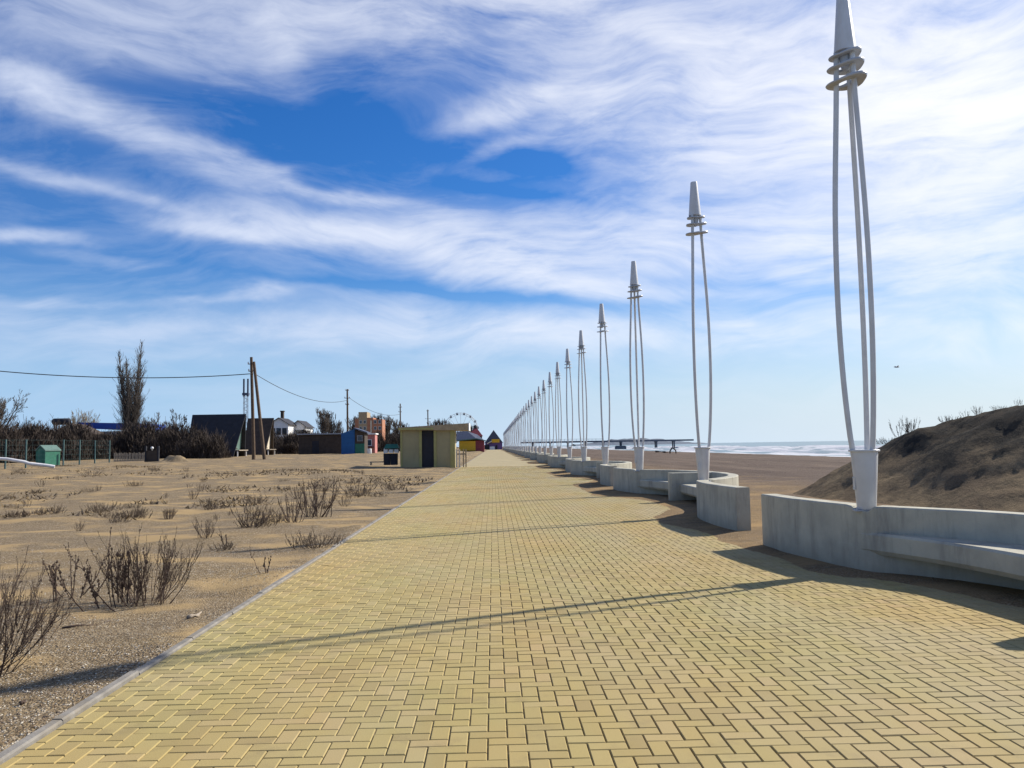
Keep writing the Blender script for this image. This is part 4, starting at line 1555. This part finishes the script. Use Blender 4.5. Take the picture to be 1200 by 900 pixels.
# long dark shed, blue kiosk, salmon kiosk
a, b_ = at(350, 533, 124), at(402, 533, 124)
ls = empty('long_shed', tuple(a), 0, 'long low dark shed with a pale roof edge left of the blue kiosk', 'shed')
b = MB(); b.box2((0, 0, 0), (b_.x - a.x, 4, 2.9)); part(b, 'wall', M_BROWN, ls)
b = MB(); b.box2((-0.2, -0.4, 2.95), (b_.x - a.x + 0.2, 4.3, 3.12)); part(b, 'roof', M_STEEL, ls)
b = MB(); b.box2((2.0, -0.04, 0), (3.0, 0.01, 2.0)); part(b, 'door', M_BLACK, ls)

a = at(400, 533, 116)
bk = empty('blue_kiosk', tuple(a), 0, 'bright blue kiosk with a dark window side just right of the middle pole', 'kiosk')
b = MB()
b.sweep([[(0, 0, 0), (1.85, 0, 0), (1.85, 0, 3.55), (0, 0, 2.95)], [(0, 3, 0), (1.85, 3, 0), (1.85, 3, 3.55), (0, 3, 2.95)]])
part(b, 'wall', M_BLUE2, bk)
b = MB()
b.sweep([[(1.86, 0.1, 0), (3.2, 0.1, 0), (3.2, 0.1, 2.95), (1.86, 0.1, 3.4)], [(1.86, 3, 0), (3.2, 3, 0), (3.2, 3, 2.95), (1.86, 3, 3.4)]])
part(b, 'side_wall', M_BROWN, bk)
b = MB()
b.sweep([[(1.75, -0.35, 3.58), (3.6, -0.35, 2.95), (3.6, -0.35, 3.10), (1.75, -0.35, 3.75)], [(1.75, 3.2, 3.58), (3.6, 3.2, 2.95), (3.6, 3.2, 3.10), (1.75, 3.2, 3.75)]])
part(b, 'roof', M_SLATE, bk)
b = MB(); b.box((2.55, 0.06, 2.25), (0.75, 0.08, 0.8)); w_ = part(b, 'window', M_STEEL, bk)
b = MB(); b.box((2.55, 0.01, 2.25), (0.6, 0.04, 0.65)); b.build('pane', M_GLASS, w_)
b = MB(); b.box2((1.9, 0.02, 0.05), (3.18, 0.09, 1.5)); part(b, 'green_panel', M_GREEN, bk)

a = at(427, 532, 126)
pk = empty('salmon_kiosk', tuple(a), 0, 'small salmon pink kiosk right of the blue one', 'kiosk')
b = MB(); b.box2((0, 0, 0), (1.6, 2.5, 2.9)); part(b, 'wall', M_PINK, pk)
b = MB(); b.box2((-0.15, -0.3, 2.92), (1.75, 2.7, 3.1)); part(b, 'roof', M_WHITE, pk)
windows(pk, [(0.75, 1.7)], 0.6, 0.8, 0.0)
b = MB(); b.box2((0.2, -0.5, 0.95), (1.5, -0.02, 1.08)); part(b, 'counter', M_BLACK, pk)

# brick apartment building far behind
a = at(416, 528, 330)
ab = empty('brick_apartments', tuple(a), 0, 'far orange brick apartment building stepping down to the right, behind the kiosks', 'building')
for (x0, x1, ztop, nm) in ((0.0, 1.4, 12.6, 'wing'), (1.4, 4.8, 15.2, 'tower'), (4.8, 7.2, 12.9, 'wing'), (7.2, 10.8, 12.2, 'wing')):
    b = MB(); b.box2((x0, 0, 0), (x1 - 0.02, 9, ztop)); part(b, nm, M_BRICK if nm == 'wing' else M_TAN, ab)
b = MB(); b.box2((6.1, -0.1, 3), (6.6, 0.0, 11.8)); part(b, 'stair_strip', M_CREAM, ab)
windows(ab, [(x, z) for z in (6.0, 8.7, 11.2) for x in (2.3, 3.9, 8.0, 9.8)], 0.9, 1.2, 0.0)

# small pale drum
b = MB(); q = at(433, 531.5, 112)
b.lathe([(0.26, 0), (0.29, 0.05), (0.29, 0.62), (0.26, 0.66)], 14)
tag(b.build('pale_drum', M_WHITE, loc=q, smooth=0.6), 'small pale drum standing on the field before the salmon kiosk', 'drum')

# stall with a green top beside the hut
a = at(449, 545, 62)
st = empty('market_stall', tuple(a), 0, 'small stall with a green top, white boxes and dark bins beside the yellow hut', 'stall')
b = MB()
b.sweep([[(0.05, -0.1, 1.22), (1.15, -0.1, 1.22), (1.02, 0.4, 1.55), (0.18, 0.4, 1.55)], [(0.05, 0.9, 1.22), (1.15, 0.9, 1.22), (1.02, 0.5, 1.55), (0.18, 0.5, 1.55)]])
part(b, 'top', M_GREEN, st)
for x in (0.02, 0.42, 0.82):
    b = MB(); b.box((x + 0.16, 0.2, 1.02), (0.30, 0.4, 0.26)); part(b, 'white_box', M_WHITE, st)
for x in (0.02, 0.55):
    b = MB(); b.box((x + 0.25, 0.25, 0.42), (0.46, 0.5, 0.86), taper=1.06); part(b, 'bin', M_BLACK, st)
b = MB(); b.box2((-1.0, 0.1, 0.20), (0.0, 0.5, 0.27)); b.box2((-0.98, 0.15, 0), (-0.9, 0.45, 0.2)); part(b, 'bench', M_WOODG, st)
for x in (-0.02, 1.2):
    b = MB(); b.box((x, 0.85, 0.62), (0.06, 0.06, 1.25)); part(b, 'post', M_WHITE, st)

# ------------------------------------------------------------------ yellow hut
Yh = 61.0
a, b_ = at(470, 545, Yh), at(533, 545, Yh)
wl_ = b_.x - a.x
zt0, zt1 = at(470, 502, Yh).z - a.z, at(533, 498.5, Yh).z - a.z
ht = empty('flat_roof_hut', tuple(a), 0, 'khaki yellow flat roofed hut with a dark open doorway by the promenade', 'hut')
xd0, xd1 = at(494.5, 545, Yh).x - a.x, at(508.5, 545, Yh).x - a.x
zd = at(500, 503.5, Yh).z - a.z
dep = 2.6
b = MB()
b.sweep([[(0, 0, -0.3), (xd0, 0, -0.3), (xd0, 0, zt0), (0, 0, zt0 - 0.05)], [(0, dep, -0.3), (xd0, dep, -0.3), (xd0, dep, zt0), (0, dep, zt0 - 0.05)]])
b.sweep([[(xd1, 0, -0.3), (wl_, 0, -0.3), (wl_, 0, zt1 - 0.02), (xd1, 0, zt0 + 0.03)], [(xd1, dep, -0.3), (wl_, dep, -0.3), (wl_, dep, zt1 - 0.02), (xd1, dep, zt0 + 0.03)]])
b.box2((xd0, 0.02, zd), (xd1, dep, zt0))
part(b, 'wall', M_KHAKI, ht)
b = MB()
for (x0, x1) in ((-0.04, 0.10), (xd0 - 0.20, xd0 - 0.004), (xd1 + 0.004, xd1 + 0.2), (wl_ - 0.32, wl_ + 0.03)):
    b.box2((x0, -0.05, -0.3), (x1, -0.003, zt0 - 0.12))
part(b, 'corner_trim', M_KHAKI2, ht)
b = MB(); b.box2((xd0, 0.12, -0.3), (xd1, 0.18, zd)); part(b, 'door', M_BLACK, ht)
b = MB()
xr = at(549, 500, Yh).x - a.x
def rz_(x): return zt0 + (zt1 - zt0) * x / wl_
b.sweep([[(-0.15, -0.28, rz_(0) - 0.14), (xr, -0.28, rz_(xr) - 0.42), (xr, -0.28, rz_(xr) + 0.10), (-0.15, -0.28, rz_(0) + 0.06)], [(-0.15, dep + 0.2, rz_(0) - 0.14), (xr, dep + 0.2, rz_(xr) - 0.42), (xr, dep + 0.2, rz_(xr) + 0.10), (-0.15, dep + 0.2, rz_(0) + 0.06)]])
rf = part(b, 'roof', M_TAN, ht)
b = MB(); b.box2((xr + 0.003, -0.30, rz_(xr) - 0.44), (xr + 0.06, dep + 0.22, rz_(xr) + 0.12)); b.build('fascia', M_WHITE, rf)
b = MB(); b.box2((-0.15, -0.315, rz_(0) - 0.13), (2.4, -0.285, rz_(0) + 0.02)); b.build('front_trim', M_KHAKI2, rf)

a = at(535, 546, 60)
rl = empty('wooden_rail', tuple(a), 0, 'short rail of pale and brown wooden posts at the right corner of the hut', 'railing')
for x, mt in ((0.0, M_CREAM), (0.22, M_CREAM), (0.5, M_TAN), (0.68, M_TAN)):
    b = MB(); b.box((x, 0.2 * x, 0.55), (0.09, 0.09, 1.3)); part(b, 'post', mt, rl)
b = MB(); b.box((0.34, 0.07, 0.85), (0.75, 0.05, 0.10)); part(b, 'rail', M_TAN, rl)

# kiosk with a yellow side and slate hip roof, by the far kerb
a = at(538, 530, 225)
yk = empty('yellow_kiosk', tuple(a), 0, 'golden yellow kiosk with a dark red end and slate roof beyond the hut', 'kiosk')
b = MB(); b.box2((0, 0, 0.4), (4.45, 6, 3.0)); part(b, 'wall', M_YELL, yk)
b = MB(); b.box2((4.46, 0.05, 0), (6.8, 6, 3.1)); part(b, 'end_wall', M_RED, yk)
b = MB(); b.box2((0.0, 0.1, 0), (4.4, 5.8, 0.39)); part(b, 'plinth', M_BROWN, yk)
b = MB()
b.sweep([[(-1.0, -0.8, 3.0), (4.6, -0.8, 3.5), (7.4, -0.6, 2.9), (7.4, 6.6, 2.9), (-1.0, 6.6, 3.0)], [(-0.9, -0.75, 3.25), (4.6, -0.75, 3.75), (7.3, -0.5, 3.1), (7.3, 6.5, 3.1), (-0.9, 6.5, 3.25)]])
part(b, 'eaves', M_GREEN2, yk)
b = MB()
b.sweep([[(-0.8, 0, 3.3), (4.6, 0.2, 3.7), (6.8, 0.3, 3.15), (6.8, 6, 3.15), (-0.8, 6, 3.3)], [(-0.6, 2.5, 5.6), (2.2, 2.5, 5.7), (5.0, 2.7, 4.7), (5.0, 3.4, 4.7), (-0.6, 3.4, 5.6)]])
part(b, 'roof', M_SLATE, yk)
a = at(552, 530, 240)
mk = empty('maroon_house', tuple(a), 0, 'maroon hipped roof with a small cap rising behind the yellow kiosk', 'house')
b = MB(); b.box2((-0.6, 0, 0), (3.2, 4, 4.6)); part(b, 'wall', M_BROWN, mk)
b = MB(); b.sweep([[(-0.9, -0.3, 4.6), (3.5, -0.3, 4.6), (3.5, 4.3, 4.6), (-0.9, 4.3, 4.6)], [(0.9, 1.8, 7.0), (1.7, 1.8, 7.0), (1.7, 2.2, 7.0), (0.9, 2.2, 7.0)]])
r_ = part(b, 'roof', M_RED, mk)
b = MB(); b.lathe([(0.45, 6.9), (0.5, 7.4), (0.2, 7.9)], 10, (1.3, 2.0, 0)); b.build('cap', M_BLACK, r_)

# gabled house that closes the far end of the promenade
a, b_ = at(567.5, 529, 372), at(590, 529, 372)
w = b_.x - a.x
gh = empty('gabled_pavilion', ((a.x + b_.x) / 2, 372 + 5, a.z), 0, 'dark steep gabled house with a yellow sign closing the far end of the promenade', 'house')
zt_ = at(577, 503.5, 372).z - a.z
gable_house(gh, w * 0.9, 10, zt_ * 0.42, zt_ - 0.3, M_PURP, M_SLATE, 0.4)
b = MB()
b.sweep([[(-w * 0.46, -5.3, zt_ * 0.42), (w * 0.46, -5.3, zt_ * 0.42), (0, -5.3, zt_ - 0.25)], [(-w * 0.46, -5.05, zt_ * 0.42), (w * 0.46, -5.05, zt_ * 0.42), (0, -5.05, zt_ - 0.25)]])
part(b, 'gable', M_SLATE, gh)
b = MB(); b.box2((-0.9, -5.75, zt_ * 0.40), (2.6, -5.45, zt_ * 0.56)); part(b, 'sign', M_YELL, gh)
b = MB(); b.sweep([[(-3.0, -6.4, zt_ * 0.33), (-0.8, -6.4, zt_ * 0.45), (-0.8, -6.4, zt_ * 0.50), (-3.0, -6.4, zt_ * 0.38)], [(-3.0, -5.4, zt_ * 0.33), (-0.8, -5.4, zt_ * 0.45), (-0.8, -5.4, zt_ * 0.50), (-3.0, -5.4, zt_ * 0.38)]]); part(b, 'awning', M_CREAM, gh)
b = MB(); b.box2((-4.2, -5.4, 0), (-2.0, -5.02, zt_ * 0.3)); part(b, 'dark_front', M_BLACK, gh)
b = MB(); b.box2((-1.8, -5.3, 0), (0.4, -5.02, zt_ * 0.22)); part(b, 'pale_front', M_WHITE, gh)
b = MB(); b.box2((0.8, -5.3, 0), (1.6, -5.02, zt_ * 0.28)); part(b, 'doorway', M_BLACK, gh)

# big wheel
c_ = at(540, 504, 470)
fw = empty('ferris_wheel', (c_.x, 470, c_.z), R(8), 'thin white big wheel rising behind the hut and trees', 'big wheel')
RW = 20 * 470 / FPX
b = MB()
for y in (-0.7, 0.7):
    b.tube([(RW * math.cos(t), y, RW * math.sin(t)) for t in [2 * math.pi * k / 48 for k in range(49)]], 0.11, 5, False)
    b.tube([(RW * 0.9 * math.cos(t), y, RW * 0.9 * math.sin(t)) for t in [2 * math.pi * k / 48 for k in range(49)]], 0.07, 5, False)
part(b, 'rim', M_WHITE, fw)
b = MB()
for k in range(16):
    t = 2 * math.pi * k / 16
    for y in (-0.7, 0.7):
        b.tube([(0, y, 0), (RW * math.cos(t), y, RW * math.sin(t))], 0.05, 4, False)
part(b, 'spokes', M_WHITE, fw)
for k in range(16):
    t = 2 * math.pi * (k + 0.5) / 16
    b = MB()
    x, z = RW * 1.03 * math.cos(t), RW * 1.03 * math.sin(t) - 0.4
    b.lathe([(0.35, -1.0), (0.6, -0.7), (0.6, -0.2), (0.15, 0.0), (0.75, 0.1), (0.1, 0.5)], 8, (x, 0, z))
    part(b, 'gondola', M_SLATE, fw)
b = MB()
for s in (-1, 1):
    for y in (-1.2, 1.2):
        b.tube([(0, y * 0.8, 0), (s * 4.5, y, -c_.z - 0.3)], 0.2, 6)
part(b, 'support', M_WHITE, fw)

# ------------------------------------------------------------------ poles, mast and wires
def insulators(root, top, arms):
    for (z, w) in arms:
        b = MB()
        b.tube([(-w, 0, z), (w, 0, z)], 0.05, 6)
        b_o = part(b, 'crossarm', M_WOOD, root)
        for s in (-1, 1):
            b = MB(); b.lathe([(0.03, 0.0), (0.075, 0.06), (0.06, 0.16), (0.03, 0.22)], 8, (s * w * 0.9, 0, z)); b.build('insulator', M_PIPE, b_o)


def pole(px_b, py_b, px_t, py_t, Y, r, label, arms, strut=None):
    a, t = at(px_b, py_b, Y), at(px_t, py_t, Y)
    root = empty('utility_pole', tuple(a), 0, label, 'utility pole', 'utility poles with overhead wire')
    b = MB(); tv = t - a
    b.tube([Vector((0, 0, -0.6)), tv * 0.5, tv], [r * 1.15, r, r * 0.85], 10)
    part(b, 'post', M_WOOD, root, smooth=0.8)
    if strut:
        s0, s1 = at(*strut[0], Y - 0.9) - a, at(*strut[1], Y - 0.15) - a
        b = MB(); b.tube([s0 - Vector((0, 0, 0.4)), s1], [r * 1.1, r * 0.85], 10)
        part(b, 'strut', M_WOOD, root, smooth=0.8)
    for (zf, w) in arms:
        z = tv.z * zf
        b = MB(); b.tube([(tv.x * zf - w, -r, z), (tv.x * zf + w, -r, z)], 0.045, 6)
        bo = part(b, 'crossarm', M_WOOD, root)
        for s in (-1, 1):
            b = MB(); b.lathe([(0.03, 0.03), (0.08, 0.08), (0.06, 0.18), (0.03, 0.24)], 8, (tv.x * zf + s * w * 0.9, -r, z)); b.build('insulator', M_PIPE, bo)
    return t


t1 = pole(297.5, 538, 294.5, 418.5, 86, 0.165, 'tall brown wooden pole with a leaning strut, in front of the brown cabin', [(0.93, 0.32), (0.86, 0.28)], ((310.5, 539), (297.5, 424)))
t2_ = pole(407.5, 532, 407, 456, 140, 0.16, 'middle dark wooden pole in front of the blue kiosk', [(0.98, 0.3), (0.86, 0.45), (0.76, 0.3)])
t3_ = pole(469.5, 534, 469, 473, 195, 0.16, 'third dark pole rising at the left end of the yellow hut', [(0.93, 0.4), (0.84, 0.4)])
pole(502, 534, 501.3, 480, 262, 0.2, 'fourth and smallest dark pole showing above the hut roof', [(0.97, 0.4), (0.80, 0.9)])

a = at(287.5, 538, 175)
ms = empty('lattice_mast', tuple(a), 0, 'thin grey lattice mast with a dark head just left of the wooden pole', 'mast')
hm = at(287.5, 443, 175).z - a.z
b = MB()
for sx in (-0.45, 0.45):
    for sy in (-0.45, 0.45):
        b.tube([(sx, sy, 0), (sx * 0.75, sy * 0.75, hm * 0.8)], 0.06, 5)
n = 22
for k in range(n):
    z0, z1 = hm * 0.8 * k / n, hm * 0.8 * (k + 1) / n
    s = 1 if k % 2 else -1
    b.tube([(-0.43 * s, -0.43, z0), (0.43 * s, -0.43, z1)], 0.035, 4)
    b.tube([(-0.43 * s, 0.43, z0), (0.43 * s, 0.43, z1)], 0.035, 4)
part(b, 'lattice', M_STEEL, ms)
b = MB()
for sx in (-0.42, 0.42):
    b.box((sx, 0, hm * 0.88), (0.3, 0.3, hm * 0.22))
b.box((0, 0, hm * 0.80), (1.3, 0.9, 0.5))
part(b, 'antenna', M_SLATE, ms)


def wire(a, b_, sag, r, label):
    mb = MB()
    pts = []
    for k in range(41):
        t = k / 40
        q = Vector(a).lerp(Vector(b_), t)
        q.z -= sag * 4 * t * (1 - t)
        pts.append(q)
    mb.tube(pts, r, 5)
    tag(mb.build('overhead_wire', M_WIRE, smooth=True), label, 'wire', 'overhead wires')


wire(at(-30, 432, 78), at(294, 438, 85.8), 0.62, 0.045, 'overhead wire from the left edge of the photo past the poplar to the strutted pole')
wire(at(297, 437, 85.8), at(407, 469, 139.8), 1.35, 0.035, 'sagging overhead wire from the strutted pole to the middle pole')
wire(at(409, 466, 139.8), at(468, 485.5, 194.8), 1.2, 0.035, 'faint overhead wire from the middle pole to the third pole')

# ------------------------------------------------------------------ pier and shore bits
M_PIER = plain('haze tinted dark pier concrete', (0.10, 0.115, 0.145), 0.9, 0.2, 1, 0.0)  # bluish haze of the distance is painted into this colour
pr = empty('long_pier', (14, 420, 0), 0, 'long dark pier on piles running out over the sea behind the lamps', 'pier')
xe = at(813, 516, 420).x
zt_ = at(813, 514.6, 420).z
b = MB(); b.box2((0, 0, zt_ - 0.80), (xe - 14, 5, zt_)); part(b, 'deck', M_PIER, pr)
b = MB(); 
for z in (0.5, 1.0):
    b.box2((0, 0.05, zt_ + z - 0.04), (xe - 60, 0.12, zt_ + z + 0.04))
for k in range(20):
    b.box2((k * 2.0, 0.05, zt_), (k * 2.0 + 0.1, 0.12, zt_ + 1.04))
part(b, 'railing', M_PIER, pr)
for k in range(9):
    x = 6 + k * 9.0
    b = MB()
    for y in (0.6, 4.4):
        b.lathe([(0.35, SEA_Z - 2.0), (0.35, zt_ - 0.81)], 8, (x, y, 0))
    b.box2((x - 0.5, 0.2, zt_ - 1.15), (x + 0.5, 4.8, zt_ - 0.82))
    part(b, 'pile_bent', M_PIER, pr)
b = MB(); q0 = at(721, 523, 418); q1 = at(734, 523, 418)
b.box2((q0.x - 14, -2, SEA_Z - 1), (q1.x - 14, -0.2, SEA_Z + 1.5)); b.box2((q0.x - 14 + 0.4, -1.8, SEA_Z + 1.5), (q1.x - 14 - 0.4, -0.3, SEA_Z + 1.8)); part(b, 'landing_stage', M_PIER, pr)

q = at(788, 532, 178)
b = MB()
b.tube([(q.x - 0.55, 178, q.z - 0.2), (q.x - 0.5, 178, q.z + 0.6), (q.x - 0.1, 178.1, q.z + 1.25), (q.x + 0.35, 178, q.z + 1.2), (q.x + 0.75, 178, q.z + 0.7), (q.x + 0.8, 178, q.z - 0.2)], [0.16, 0.15, 0.17, 0.16, 0.14, 0.13], 8)
tag(b.build('driftwood_arch', M_BROWN, smooth=True), 'dark bent arch of driftwood standing at the water line past the second lamp', 'driftwood')
q0, q1 = at(768, 529.8, 182), at(784, 530.5, 182)
stick('driftwood_log', 'long dark log lying on the beach left of the driftwood arch', (q0.x, 182, q0.z), (q1.x, 182, q1.z), 0.2, M_BROWN, 0.15)

# gull
q = at(1051, 430.5, 90)
b = MB()
b.tube([(-0.28, 0, 0), (-0.15, 0, 0.03), (0.08, 0, 0.03), (0.22, 0, 0.04), (0.30, 0, 0.03)], [0.02, 0.07, 0.075, 0.05, 0.01], 8)
for s in (-1, 1):
    b.sweep([[(0.12, s * 0.03, 0.05), (-0.08, s * 0.03, 0.05), (-0.08, s * 0.03, 0.035), (0.12, s * 0.03, 0.035)], [(0.14, s * 0.32, 0.17), (-0.04, s * 0.32, 0.17), (-0.04, s * 0.32, 0.16), (0.14, s * 0.32, 0.16)], [(0.0, s * 0.66, 0.10), (-0.07, s * 0.66, 0.10), (-0.07, s * 0.66, 0.095), (0.0, s * 0.66, 0.095)]])
tag(b.build('gull', M_GREY, loc=q, smooth=True), 'tiny dark gull flying in the pale sky right of the nearest lamp', 'bird')
